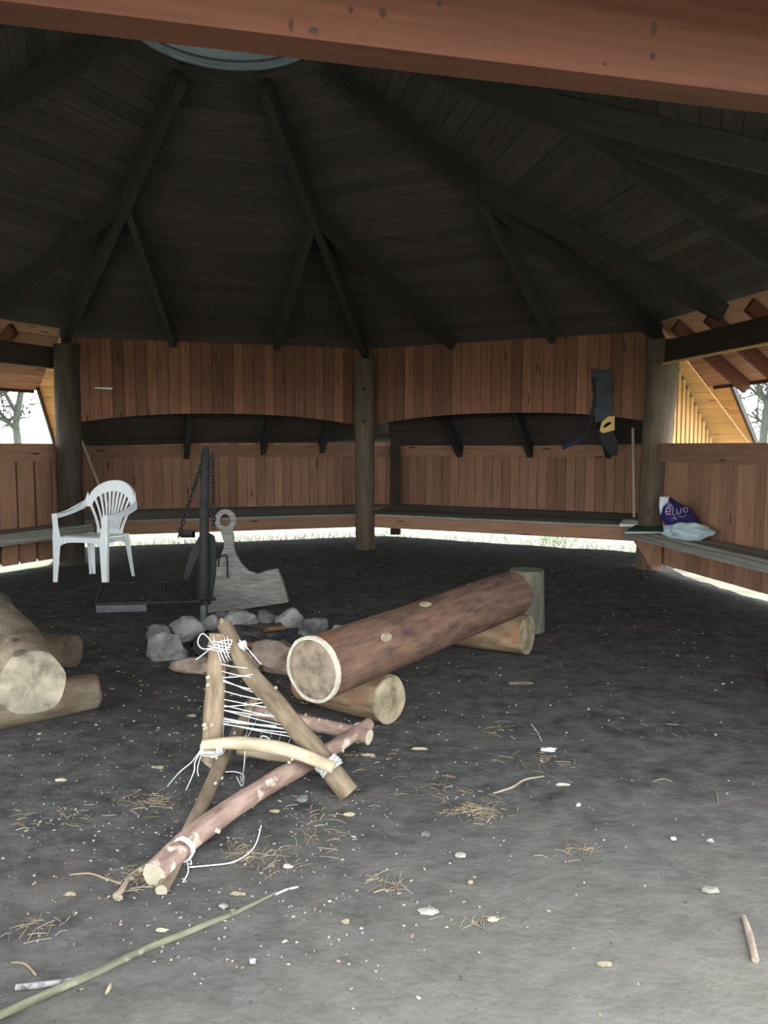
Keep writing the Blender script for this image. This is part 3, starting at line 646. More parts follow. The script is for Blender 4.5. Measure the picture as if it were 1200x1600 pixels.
# ---------------------------------------------------------------- fire pit
FC = gz(398, 1005)
stones = [(262, 1030, .125, .10, .115, 'stone'), (292, 1000, .13, .10, .10, 'stone'), (250, 1003, .09, .08, .08, 'stone'), (300, 1052, .15, .09, .065, 'stoneb'), (345, 1052, .10, .08, .07, 'stoneb'),
          (330, 985, .09, .08, .07, 'stone'), (372, 982, .17, .09, .09, 'stone'), (415, 976, .11, .08, .075, 'stone'), (450, 990, .14, .10, .115, 'stone'), (494, 994, .11, .09, .085, 'stone'), (530, 998, .10, .08, .065, 'stone'),
          (432, 1050, .22, .12, .12, 'stoneb'), (385, 1055, .11, .08, .075, 'stoneb'), (500, 1030, .12, .09, .08, 'stone'), (478, 1008, .07, .06, .07, 'stone'), (350, 972, .08, .06, .06, 'stone')]
lab = ['round dark boulder at the left end of the fire ring', 'angular grey boulder with a pale face left of the pole', 'small dark stone on the outer left rim of the fire ring', 'flat reddish brown stone at the near left of the fire ring', 'small brown stone between the flat reddish stone and the stick frame',
       'small grey stone at the foot of the iron pole', 'long grey stone behind the embers under the grey board', 'grey stone behind the fire, in front of the grey board', 'largest grey boulder at the back of the fire ring', 'pale angular stone right of the largest grey boulder', 'low pale stone beside the brown seat log',
       'big brown flat stone at the near side of the fire ring', 'brown stone behind the top of the stick frame', 'dark stone half under the brown seat log', 'small pale stone in the gap beside the largest boulder', 'little stone behind the iron pole']
for k, (x, y, a, b, c, m) in enumerate(stones):
    p = gz(x, y); mb = MB(); mb.rock(V((p.x, p.y, c * .6)), (a, b, c), seed=k + 1, n=4, amp=.22, rot=rnd(-.5, .5), freq=1.6, flat=0.002, cuts=11)
    tag(mb.build('fire_ring_stone', M[m], loc=(p.x, p.y, 0)), lab[k], 'stone', 'stones around the fire pit')
mb = MB(); mb.rock(V((FC.x + .02, FC.y + .02, .0)), (.42, .50, .07), seed=5, n=4, amp=.3, freq=3, flat=.001); tag(mb.build('ash_bed', M['ash'], loc=FC), 'dark ash and cinders filling the fire pit', 'ash', kind='stuff')
for k in range(14):
    x, y = rnd(380, 475), rnd(985, 1020); p = gz(x, y, .07); a = rnd(0, 3.1); L = rnd(.04, .11)
    dd = V((math.cos(a), math.sin(a), rnd(-.15, .35))) * L; mb = MB(); mb.tube([p - dd, p, p + dd], [.022, .032, .02], 7, wob=.5, smooth=False)
    tag(mb.build('charred_log_piece', M['char'], loc=p), 'lump of black charred wood in the fire pit', 'charcoal', 'charred wood in the fire pit')
for (x, y, lb) in ((428, 984, 'half burnt orange brown wood at the back of the charred heap'), (392, 1009, 'half burnt orange brown wood at the near side of the charred heap')):
    p = gz(x, y, .10); mb = MB(); mb.tube([p - V((.07, .01, 0)), p + V((.07, .02, .01))], .018, 7, wob=.4); tag(mb.build('half_burnt_stick', M['burnt'], loc=p), lb, 'burnt stick')

# iron pole with swinging grate
PB = gz(318, 984); PB.z = 0; YP = PB.y
pole = empty('fire_pole', PB, 'black iron pole with chains and a swing-out grill grate beside the fire pit', 'fire pole')
def pz(y): return at(318, y, YP).z
def pp(x, y, dy=0): return at(x, y, YP + dy)
mb = MB(); mb.tube([PB, pp(318, 938)], .026, 14); mb.build('lower_pipe', M['iron2'], pole)
mb = MB(); mb.tube([pp(318, 940), pp(320, 708)], .034, 16); mb.tube([pp(320, 708), pp(321, 698)], [.034, .02], 16); mb.build('upper_sleeve', M['iron'], pole)
mb = MB(); mb.tube([pp(318, 944), pp(318, 928)], .052, 16); mb.tube([pp(322, 936, -.04), pp(336, 936, -.1)], .013, 8); mb.build('collar', M['iron'], pole)
def chain(p, q, sag, n):
    mb = MB()
    for k in range(n):
        t = (k + .5) / n; c = V(p).lerp(V(q), t) - Z * sag * 4 * t * (1 - t); d = (V(q) - V(p)).normalized(); s = V((1, 0, 0)) if k % 2 else V((0, 1, 0)); s = (s - d * s.dot(d)).normalized()
        L = (V(q) - V(p)).length / n * .75; R_ = []
        for j in range(9):
            a = 2 * math.pi * j / 8; R_.append(c + d * L * math.cos(a) + s * .014 * math.sin(a))
        mb.tube(R_, .005, 5, caps=False)
    return mb
chain(pp(319, 705, -.03), pp(300, 770, -.03), .02, 11).build('chain', M['iron'], pole)
chain(pp(300, 770, -.03), pp(279, 838, -.03), .0, 11).build('chain', M['iron'], pole)
chain(pp(332, 708, -.04), pp(334, 826, -.04), .0, 20).build('chain', M['iron'], pole)
mb = MB(); mb.ring([pp(276 + 0, 828), pp(304, 828), pp(304, 840), pp(282, 840)], [pp(280, 831), pp(300, 831), pp(300, 837), pp(284, 837)], (0, .02, 0)); mb.prism([pp(280, 831), pp(304, 831), pp(304, 839), pp(284, 839)], (0, .012, 0)); mb.build('hook_plate', M['iron'], pole)
# hanging dark pan holder plates
mb = MB(); mb.prism([pp(324, 832, .03), pp(334, 838, .03), pp(338, 860, .03), pp(336, 900, .03), pp(330, 938, .03), pp(324, 940, .03)], (0, .03, 0)); mb.build('side_plate', M['iron'], pole)
mb = MB(); mb.prism([pp(311, 838, .02), pp(312, 862, .02), pp(294, 905, .02), pp(286, 905, .02), pp(296, 865, .02)], (0, .03, 0)); mb.build('brace_plate', M['iron'], pole)
# grate
zg = at(318, 936, YP).z
g = [gz(150, 944, zg), gz(222, 948, zg), gz(312, 940, zg), gz(308, 908, zg), gz(160, 912, zg)]
mb = MB(); F = [g[0], g[2], g[3], g[4]]
for k in range(4): mb.tube([F[k], F[(k + 1) % 4]], .011, 8)
for k in range(1, 26): mb.tube([F[0].lerp(F[1], k / 26), F[3].lerp(F[2], k / 26)], .004, 5)
for k in range(1, 12): mb.tube([F[0].lerp(F[3], k / 12), F[1].lerp(F[2], k / 12)], .0045, 5)
grt = mb.build('grill_grate', M['iron'], pole)
mb = MB(); mb.prism([F[0], F[0].lerp(F[1], .48), F[0].lerp(F[1], .48) - Z * .06, F[0] - Z * .06], (0, .006, 0)); mb.build('grate_rim', M['iron2'], grt)
mb = MB(); mb.tube([F[1], pp(318, 936)], .012, 8); mb.tube([F[2], pp(318, 930)], .012, 8); mb.build('swing_arm', M['iron'], pole)

# weathered grey paddle board
YB = gz(388, 957).y
def bp_(x, y): return at(x, y, YB)
bd = empty('paddle_board', gz(388, 957), 'weathered grey wooden board with flared sides and a ring handle behind the fire pit', 'wooden board')
neck = [(364, 832), (365, 856), (369, 868), (376, 880), (388, 892), (402, 897)]
out = [(327, 902), (330, 892), (338, 876), (346, 866), (350, 855), (350, 832)] + neck
mb = MB(); mb.prism([bp_(x, y) for x, y in out], (0, .035, 0)); 
c_ = bp_(352, 813); n = 28; ro, ri = .088, .043
ring_o = [c_ + V((ro * math.cos(2 * math.pi * k / n) * .95, 0, ro * math.sin(2 * math.pi * k / n))) for k in range(n)]
ring_i = [c_ + V((ri * math.cos(2 * math.pi * k / n), 0, ri * 1.15 * math.sin(2 * math.pi * k / n))) for k in range(n)]
mb.ring(ring_o, ring_i, (0, .035, 0)); mb.prism([bp_(x, y) + V((0, .004, 0)) for x, y in ((350, 846), (343, 828), (340, 822), (350, 827), (356, 827), (366, 822), (363, 830), (364, 846))], (0, .026, 0)); mb.build('handle', M['greywood'], bd)
mb = MB(); 
low = [(326, 957), (326, 898), (345, 901), (365, 897), (385, 896), (402, 897), (418, 891), (433, 889), (440, 903), (451, 940), (420, 945), (380, 951)]
mb.prism([bp_(x, y) - V((0, .02, 0)) for x, y in low], (0, .07, 0)); mb.build('blade', M['greywood'], bd)
mb = MB(); mb.tube([bp_(343, 884) - V((0, .04, 0)), bp_(345, 870) - V((0, .05, 0)), bp_(354, 866) - V((0, .05, 0)), bp_(357, 872) - V((0, .05, 0)), bp_(357, 902) - V((0, .04, 0))], .007, 8, sub=3); mb.build('wire_hook', M['iron'], bd)

# ---------------------------------------------------------------- lashed stick chair
FR = empty('stick_camp_chair', gz(400, 1230), 'half-built triangular camp chair of lashed sticks with white string webbing', 'stick frame')
def stick(pts, r, m, name='pole', capm='knot', knots=5, wob=.14, n=14, ends=True):
    r = [x * 1.14 for x in r]
    mb = MB(); mb.tube(pts, r, n, wob=wob, sub=5, capmi=1, wf=9)
    P = [V(p) for p in pts]
    for k in range(knots):
        t = rnd(.08, .92) * (len(P) - 1); i = int(t); c = P[i].lerp(P[i + 1], t - i); R_ = r if not isinstance(r, list) else r[i]
        a = rnd(0, 6.28); d = (P[i + 1] - P[i]).normalized(); x = d.cross(Z).normalized(); y = d.cross(x); w = x * math.cos(a) + y * math.sin(a)
        mb.tube([c + w * R_ * .7, c + w * R_ * 1.22 + d * .004], [R_ * .28, R_ * .16], 7, mi=1)
    return mb.build(name, [M[m], M[capm]], FR)
AY = 3.16
apex = at(347, 1004, AY)
lf = at(330, 1188, 3.08); rf = gz(546, 1240, .015)
Lt = at(341, 990, AY); Rt = at(350, 976, AY + .03)
stick([Lt, at(338, 1050, 3.13), at(334, 1120, 3.10), lf], [.030, .034, .035, .034], 'stickA', knots=7)
mb = MB(); mb.tube([lf, at(333, 1200, 3.07)], [.033, .008], 10); mb.build('pointed_tip', M['knot'], FR)
stick([Rt, at(388, 1048, 3.10), at(440, 1110, 3.04), at(492, 1172, 2.98), rf], [.026, .033, .034, .035, .036], 'stickA', knots=8)
mb = MB(); mb.tube([Rt, at(345, 966, AY + .03)], [.02, .005], 8); mb.build('pointed_tip', M['stickA'], FR)
# peeled crossbar, in front of the A-frame
stick([at(317, 1165, 3.02), at(370, 1161, 3.00), at(430, 1168, 2.95), at(480, 1182, 2.91), at(522, 1200, 2.88)], [.018, .022, .022, .021, .020], 'peeled', 'crossbar', knots=4)
stick([at(372, 1172, 3.15), at(430, 1181, 3.12), at(525, 1190, 3.04)], [.017, .018, .018], 'peeled', 'lower_crossbar', knots=2)
# base poles
F0 = gz(240, 1368, .035); BR = at(576, 1132, 3.42)
stick([F0, gz(300, 1308, .05), gz(370, 1258, .07), gz(440, 1214, .09), at(505, 1178, 3.13), BR], [.034, .034, .032, .031, .029, .025], 'stickB', 'base_pole', knots=9)
F1 = gz(252, 1392, .012); BLp = at(397, 1094, 3.42)
stick([F1, gz(290, 1315, .03), gz(320, 1250, .06), gz(345, 1192, .09), at(372, 1140, 3.30), BLp], [.016, .023, .024, .023, .021, .018], 'stickA', 'base_pole', knots=8)
stick([at(388, 1108, 3.44), at(450, 1122, 3.42), at(520, 1138, 3.38), at(577, 1152, 3.30)], [.025, .026, .027, .028], 'stickB', 'rear_crossbar', knots=7)
def lash(c, axis, r, n, pitch=.0065, w=.0025, name='rope_lashing'):
    c, ax = V(c), V(axis).normalized(); x = ax.cross(V((.3, .2, 1))).normalized(); y = ax.cross(x); pts = []
    for k in range(n * 10 + 1):
        a = 2 * math.pi * k / 10; pts.append(c + ax * (pitch * (k / 10 - n / 2) + rnd(-.0015, .0015)) + (x * math.cos(a) + y * math.sin(a)) * r * (1 + .05 * math.sin(k * .7)))
    mb = MB(); mb.tube(pts, w, 5); return mb
ax = unit(Lt, lf); aR = unit(Rt, rf)
mb = lash(at(352, 1014, AY - .01), (1, .1, .25), .052, 4, .012)
mb2 = lash(at(349, 1010, AY), (.2, .2, 1), .060, 4, .011)
mb.build('rope_lashing', M['cord'], FR); mb2.build('rope_lashing', M['cord'], FR)
lash(at(378, 1011, AY - .02), (1, 0, .1), .022, 5, .006, .004).build('rope_knot', M['cord'], FR)
lash(at(331, 1172, 3.07), ax, .044, 6).build('rope_lashing', M['cord'], FR)
lash(at(514, 1196, 2.93), aR, .046, 7).build('rope_lashing', M['cord'], FR)
lash(at(500, 1186, 3.0), (1, .6, .3), .050, 4).build('rope_lashing', M['cord'], FR)
lash(at(560, 1145, 3.38), unit(F0, BR), .038, 5).build('rope_lashing', M['cord'], FR)
lash(gz(285, 1327, .055), unit(F0, gz(300, 1308, .05)), .037, 3).build('rope_lashing', M['cord'], FR)
lash(at(388, 1108, 3.42), (1, .2, 0), .032, 5).build('rope_lashing', M['cord'], FR)
lash(at(346, 1165, 3.02), (1, 0, 0), .030, 4).build('rope_lashing', M['cord'], FR)
# webbing on the A-frame, then the verticals behind
mb = MB()
web = [((355, 1038), (374, 1042)), ((355, 1049), (380, 1056)), ((355, 1060), (383, 1052)), ((355, 1064), (402, 1080)), ((355, 1061), (412, 1090)), ((355, 1079), (400, 1092)), ((353, 1092), (424, 1106)), ((353, 1106), (412, 1094)),
       ((353, 1101), (440, 1122)), ((352, 1109), (436, 1120)), ((352, 1108), (450, 1136)), ((351, 1121), (452, 1139)), ((350, 1123), (462, 1141)), ((350, 1129), (460, 1152)), ((350, 1131), (466, 1146)), ((349, 1127), (420, 1132))]
for (a, b) in web:
    p, q = at(a[0] - 12, a[1] - 1, 3.11), at(b[0] + 12, b[1] + 2, 3.05 - (b[0] - 370) * .0005); mb.tube([p, p.lerp(q, .5) - Z * .003, q], .0021, 5)
mb.build('string_webbing', M['cord'], FR)
mb = MB()
for (x0, y0, x1, y1) in ((392, 1108, 382, 1165), (407, 1112, 388, 1150), (410, 1140, 402, 1165), (425, 1142, 420, 1166), (440, 1145, 432, 1168), (455, 1150, 446, 1172), (350, 1130, 348, 1160), (472, 1160, 466, 1176)):
    p, q = at(x0, y0, 3.35), at(x1, y1, 3.02); mb.tube([p, q], .0013, 5)
mb.build('seat_strings', M['cord'], FR)
def cord(pts, name='loose_cord', r=.0022, parent=FR, m='cord'):
    mb = MB(); mb.tube(pts, r, 5, sub=5); return mb.build(name, M[m], parent)
cord([at(338, 1012, 3.10), at(318, 990, 3.08), at(309, 1003, 3.07), at(318, 1014, 3.07), at(345, 1010, 3.08)])
cord([at(330, 1012, 3.08), at(318, 1022, 3.08), at(306, 1031, 3.08)])
cord([at(374, 1000, 3.10), at(386, 1012, 3.06), at(394, 1022, 3.02), at(408, 1038, 3.0)])
cord([at(334, 995, 3.1), at(338, 1003, 3.05), at(362, 1000, 3.05), at(352, 1015, 3.05), at(335, 1012, 3.06)])
cord([at(316, 1168, 3.0), at(300, 1190, 2.95), at(281, 1206, 2.93), gz(262, 1228, .01)])
cord([at(318, 1168, 3.0), at(305, 1190, 2.95), at(303, 1206, 2.93), gz(291, 1234, .01)])
cord([at(318, 1168, 3.0), at(309, 1198, 2.95), at(310, 1212, 2.9)], r=.002)
cord([at(346, 1130, 3.1), at(347, 1170, 3.1), at(350, 1205, 3.08)], r=.002)
cord([at(383, 1166, 3.0), at(382, 1190, 3.0), gz(378, 1222, .01), gz(376, 1212, .01)], r=.002)
cord([gz(352, 1206, .01), gz(368, 1206, .02), gz(381, 1212, .01), gz(378, 1228, .01), gz(370, 1214, .01)], r=.0025)
cord([at(406, 1160, 3.0), at(410, 1150, 2.98), at(420, 1154, 2.97), at(416, 1160, 2.97)], r=.002)
cord([gz(290, 1330, .03), gz(292, 1346, .015), gz(299, 1350, .015), gz(296, 1338, .03)], r=.0022)
cord([gz(292, 1346, .01), gz(294, 1362, .008), gz(286, 1378, .006)], r=.0025)
cord([gz(296, 1355, .01), gz(330, 1352, .008), gz(360, 1348, .008), gz(385, 1336, .006), gz(400, 1318, .006), gz(408, 1290, .006)], r=.0022)

# ---------------------------------------------------------------- things on the wall and the benches
def onpanel(px, py, a, b, nn, off=.10, front=.02):
    r = ray(px, py); base = a + nn * off - nn * front; t = (base - O).dot(nn) / r.dot(nn); return O + r * t
fr = lambda x, y, f=.02: onpanel(x, y, VC, VR, rn, front=f)
flp = lambda x, y, f=.02: onpanel(x, y, VL, VC, cn, front=f)
mb = MB(); mb.prism([flp(148, 605), flp(176, 605.5), flp(176, 609), flp(165, 608), flp(148, 607)], cn * .012); tag(mb.build('paper_strip', M['paper'], loc=flp(162, 607)), 'small white strip fixed to the left arched panel', 'paper strip')
saw = empty('handsaw', fr(948, 663), 'handsaw with dark blade and yellow handle hanging on the right panel', 'saw')
mb = MB(); mb.prism([fr(930, 660), fr(957, 655), fr(957, 600), fr(955, 578), fr(922, 575), fr(928, 590)], rn * .008); mb.build('blade', M['blade'], saw)
ho = [(937, 673), (940, 660), (950, 651), (960, 650), (960, 672), (942, 677)]; hi_ = [(942, 668), (944, 664), (949, 660), (955, 659), (955, 662), (944, 669)]
mb = MB(); mb.ring([fr(x, y, .035) for x, y in ho], [fr(x, y, .035) for x, y in hi_], rn * .025); mb.build('handle', M['yellow'], saw)
mb = MB(); mb.prism([fr(932, 672, .03), fr(958, 674, .03), fr(965, 690, .03), fr(963, 712, .03), fr(955, 712, .03), fr(944, 700, .03)], rn * .03); tag(mb.build('tool_sheath', M['leather'], loc=fr(950, 690)), 'dark pointed sheath hanging below the yellow saw handle', 'sheath')
hk = empty('curved_tool', fr(915, 672), 'dark bent tool hanging left of the handsaw', 'tool')
mb = MB(); mb.tube([fr(926, 590), fr(929, 620), fr(924, 650), fr(920, 668), fr(912, 684)], [.018, .016, .02, .018, .015], 8, sub=3); mb.build('stem', M['leather'], hk)
mb = MB(); mb.tube([fr(912, 684), fr(898, 691), fr(879, 700)], [.016, .022, .024], 8, sub=3); mb.build('grip', M['bluegrip'], hk)
# leaning poles
mb = MB(); mb.tube([at(989, 668, 8.95), at(991, 808, 8.95)], .016, 8); tag(mb.build('leaning_pole', M['pole'], loc=at(990, 790, 8.8)), 'thin pale stick standing on the bench beside the right log post', 'stick')
bt = at(165, 783, 9.55); mb = MB(); mb.tube([at(125, 682, 10.0), bt, V((bt.x + .25, 9.3, .47))], .016, 8); tag(mb.build('broom_handle', M['pole'], loc=bt), 'thin pale pole leaning in the corner behind the white chair', 'stick')
# papers and bags on the right bench
zb = .45
def bz(x, y, z=zb): return gz(x, y, z)
mg = empty('magazine', bz(1010, 822), 'flat magazine with a green cover on the bench corner beside the bags', 'magazine')
q = [bz(976, 831, .47), bz(1046, 831, .47), bz(1040, 819, .47), bz(992, 820, .47)]
mb = MB(); mb.prism([p - Z * .015 for p in q], (0, 0, .014)); mb.build('pages', M['paper'], mg)
mb = MB(); mb.prism([p.lerp((q[0] + q[2]) / 2, .08) + Z * .002 for p in q], (0, 0, .004)); mb.build('cover', M['green'], mg)
q = [bz(968, 820, .475), bz(1034, 820, .475), bz(1024, 813, .475), bz(974, 812, .475)]
mb = MB(); mb.prism([p - Z * .02 for p in q], (0, 0, .03)); tag(mb.build('folded_paper', M['paper'], loc=q[0]), 'pale folded papers on the bench behind the green magazine', 'papers')
pw = V((2.83, 7.40, 0)); mb = MB(); mb.rock(V((pw.x, pw.y, zb + .075)), (.225, .13, .088), rot=-.25, seed=11, n=4, amp=.35, freq=1.6, flat=zb + .003)
tag(mb.build('plastic_bag', M['bagw'], loc=V((pw.x, pw.y, zb))), 'pale blue crumpled plastic bag lying on the right bench', 'bag')
pn = bz(1062, 828); bg = empty('printed_carrier_bag', V((2.80, 7.66, zb)), 'navy and white printed plastic bag slumped behind the pale blue bag', 'bag')
Yn = 7.66
outl = [(1030, 790), (1032, 776), (1048, 777), (1062, 786), (1080, 794), (1092, 812), (1090, 826), (1045, 826), (1032, 808)]
def slump(outl, Y, th, name, m, par, seed):
    mb = MB(); cpt = V((0, 0, 0)); P = [at(x, y, Y) for x, y in outl]
    for p in P: cpt += p / len(P)
    vs = []; n = len(P) * 3; Q = []
    for i in range(len(P)):
        for k in range(3): Q.append(P[i].lerp(P[(i + 1) % len(P)], k / 3))
    rings = [(1, 0), (.93, .55), (.7, .9), (.35, 1.05)]
    for s in (-1, 1):
        for f, h in rings:
            for p in Q:
                w = cpt + (p - cpt) * f; w = w + V((0, s * th * h * (1 + .5 * noise.noise(w * 9 + V((seed, 0, 0)))), 0)) ; vs.append(w)
        vs.append(cpt + V((0, s * th * 1.05, 0)))
    blk = n * 4 + 1; fs = []
    for s in (0, 1):
        b0 = s * blk
        for j in range(3):
            for k in range(n): fs.append((b0 + j * n + k, b0 + j * n + (k + 1) % n, b0 + (j + 1) * n + (k + 1) % n, b0 + (j + 1) * n + k))
        for k in range(n): fs.append((b0 + 3 * n + k, b0 + 3 * n + (k + 1) % n, b0 + 4 * n))
    mb.add(vs, fs, vs, .5, 0, True); return mb.build(name, M[m], par)
slump(outl, Yn, .075, 'bag_body', 'navy', bg, 3)
slump([(1030, 792), (1031, 776), (1046, 776), (1044, 784), (1034, 794), (1032, 804)], Yn - .075, .02, 'white_side', 'bagwhite', bg, 6)
mb = MB()
for pts in (((1040, 798), (1046, 800), (1047, 795), (1041, 795), (1041, 803), (1048, 803)), ((1052, 791), (1051, 803), (1055, 804)), ((1058, 795), (1058, 802), (1063, 802), (1064, 794)), ((1068, 794), (1073, 793), (1074, 799), (1069, 800), (1068, 794)), ((1060, 806), (1066, 808), (1072, 805)), ((1052, 808), (1057, 811))):
    mb.tube([at(x, y, Yn - .105) for x, y in pts], .0045, 5, sub=3)
mb.build('scrawled_print', M['pink'], bg)

# ---------------------------------------------------------------- sticks and chips on the floor
def ground_stick(name, pts, r, m, label, cat='stick', grp=None):
    mb = MB(); P = [gz(x, y, 0) + Z * (r[i] if isinstance(r, list) else r) * .9 for i, (x, y) in enumerate(pts)]
    mb.tube(P, r, 8, sub=4, wob=.2, wf=14); return tag(mb.build(name, M[m], loc=P[0]), label, cat, grp)
gs = ground_stick('long_branch', [(-40, 1612), (60, 1565), (150, 1525), (230, 1487), (300, 1458), (370, 1428), (432, 1396)], [.012, .011, .0105, .010, .009, .007, .004], 'greenst', 'long thin greenish branch lying across the near left floor', 'branch')
cord([gz(430, 1398, .006), gz(448, 1390, .006), gz(466, 1386, .006)], 'pale_tip', .004, gs, 'birch')
cord([gz(362, 1430, .01), gz(366, 1420, .03)], 'side_twig', .003, gs, 'greenst')
ground_stick('birch_twig', [(25, 1547), (70, 1543), (120, 1532)], [.008, .008, .005], 'birch', 'short whitish birch twig beside the greenish branch', 'twig')
ground_stick('dark_twig', [(1162, 1436), (1172, 1468), (1180, 1505)], [.007, .010, .009], 'twig', 'short brown bent stick on the pale sand at the lower right', 'stick')
ground_stick('thin_branch', [(770, 1241), (800, 1232), (820, 1220), (850, 1214)], [.003, .005, .005, .003], 'twig', 'thin grey twig on the floor right of the stick frame', 'twig')
ground_stick('thin_branch', [(180, 1405), (190, 1395), (205, 1370), (230, 1352)], [.010, .009, .006, .004], 'twig', 'dark twig among the shavings at the front foot of the frame', 'twig')
ground_stick('thin_branch', [(108, 1368), (140, 1366), (165, 1374), (190, 1383)], [.002, .003, .003, .004], 'straw', 'pale curved twig left of the front foot of the frame', 'twig')
ground_stick('thin_branch', [(18, 1505), (40, 1508), (56, 1525)], [.002, .003, .003], 'straw', 'small arched pale twig above the birch twig', 'twig')
ground_stick('thin_branch', [(830, 1132), (840, 1146), (846, 1158)], [.003, .004, .002], 'birch', 'pale thin twig pointing at the scrap of plastic', 'twig')
ground_stick('thin_branch', [(1118, 1234), (1121, 1246), (1122, 1256)], [.002, .003, .002], 'straw', 'lone pale twig near the right edge', 'twig')
ground_stick('thin_branch', [(1020, 1222), (1035, 1218), (1050, 1222)], [.002, .003, .002], 'straw', 'small pale twig in the dark right part of the floor', 'twig')
pc_ = gz(856, 1171, .01); mb = MB(); mb.rock(pc_, (.035, .02, .008), seed=8, n=2, amp=.8, freq=2); tag(mb.build('plastic_scrap', M['bagwhite'], loc=pc_), 'small crumpled scrap of bluish white plastic on the floor', 'litter')
bigchips = [(720, 1339, 10, 5, 'chipw'), (1110, 1393, 15, 6, 'chipw'), (670, 1427, 17, 5, 'chipw'), (472, 1250, 9, 8, 'stone'), (349, 1419, 8, 4, 'chipw'), (95, 1221, 9, 2, 'chip'), (247, 1201, 11, 2, 'chip'), (205, 1375, 7, 4, 'chip'),
            (222, 1362, 6, 4, 'chip'), (186, 1406, 7, 4, 'chip'), (110, 1400, 9, 2, 'chip'), (372, 1400, 14, 2, 'chip'), (665, 1306, 8, 4, 'stone'), (880, 1228, 12, 2, 'chipw'), (450, 1357, 8, 3, 'chipw'),
            (735, 1382, 5, 2, 'chip'), (815, 1069, 20, 4, 'twig'), (300, 1120, 7, 2, 'chip'), (904, 1260, 4, 2, 'chipw'), (430, 1270, 8, 2, 'chip'), (252, 1457, 10, 2, 'chip'), (545, 1275, 10, 2, 'chip'), (540, 1443, 8, 2, 'chip'),
            (770, 1440, 10, 3, 'chip'), (945, 1510, 12, 2, 'chip'), (170, 1549, 3, 8, 'chip'), (395, 1505, 6, 4, 'stone'), (655, 1172, 14, 1.5, 'chip'), (575, 1182, 12, 1.5, 'chip'), (1052, 1313, 5, 2, 'chipw'), (1110, 1316, 5, 2, 'chipw')]
desc = {'chipw': 'pale whitish wood chip', 'chip': 'yellowish sliver of wood', 'stone': 'small grey flake of stone', 'twig': 'flat grey piece of bark'}
near = [(720, 'on the grey floor in the middle'), ]
def where(x, y):
    h = 'right' if x > 900 else 'left' if x < 330 else 'middle'
    v = 'near' if y > 1380 else 'farther' if y < 1250 else 'middle'
    return 'on the %s %s of the floor' % (v, h) if not (h == v) else 'in the middle of the floor'
for k, (x, y, w, h, m) in enumerate(bigchips):
    p = gz(x, y); sx_ = w * p.y / FPX * 1.0; sy_ = max(.006, h * p.y / FPX * 1.6); mb = MB()
    mb.rock(V((p.x, p.y, .006)), (sx_, sy_, .007), seed=k + 20, n=2, amp=.5, freq=1.5, smooth=False, flat=.0005)
    tag(mb.build('wood_chip' if m != 'stone' else 'stone_flake', M[m], loc=p), '%s lying %s' % (desc[m], where(x, y)), 'wood chip' if m != 'stone' else 'stone', 'scattered chips ' + where(x, y) + ' ' + m)
# fine shavings and crumbs: nobody could count them
mb = MB()
def blade_(mb, p, L, w, a, m=0, lift=.004):
    d = V((math.cos(a), math.sin(a), 0)) * L; s = V((-math.sin(a), math.cos(a), 0)) * w; z = Z * rnd(.002, lift)
    mid = p + s * rnd(-2, 2) + Z * rnd(.002, lift * 2)
    mb.tube([p - d + z, mid, p + d + z], w, 3, mi=m, smooth=False)
clus = [(235, 1255, 45, 16, 70), (750, 1270, 45, 16, 90), (690, 1235, 60, 25, 45), (215, 1375, 35, 22, 60), (500, 1290, 60, 40, 50), (420, 1340, 55, 30, 55), (610, 1385, 30, 22, 30), (790, 1140, 30, 20, 25), (560, 1180, 60, 15, 30), (100, 1280, 90, 20, 35), (900, 1330, 50, 12, 20), (860, 1195, 60, 25, 30), (730, 1440, 40, 10, 16), (370, 1330, 30, 18, 30), (1020, 1140, 60, 12, 10), (60, 1450, 60, 25, 25)]
for (x, y, wx, wy, n) in clus:
    for k in range(n):
        p = gz(random.gauss(x, wx * .5), random.gauss(y, wy * .5)); blade_(mb, p, rnd(.008, .035), rnd(.0007, .0018), rnd(0, 3.14), random.choice((0, 0, 0, 1, 2)))
tag(mb.build('wood_shavings', [M['straw'], M['chip'], M['twig']]), 'thin wood shavings and straw scattered in tufts over the floor', 'shavings', kind='stuff')
mb = MB()
for k in range(2300):
    if k < 1100: p = gz(random.gauss(330, 230), random.triangular(880, 1560, 1250))
    else: p = V((rnd(-3.2, 2.9), rnd(1.4, 9), 0))
    if not (-3.4 < p.x < 3.0): continue
    s = rnd(.0015, .0045) * (1 + (p.y > 3.5) * .5); mb.rock(V((p.x, p.y, s * .5)), (s * rnd(.8, 2.2), s, s * .7), seed=k, n=1, amp=.3, rot=rnd(0, 3), smooth=False, mi=random.choice((0, 0, 1, 2, 2, 3)))
tag(mb.build('crumbs', [M['chipw'], M['chip'], M['stoneb'], M['straw']]), 'pale crumbs of wood and grit sprinkled over the dark earth', 'crumbs', kind='stuff')

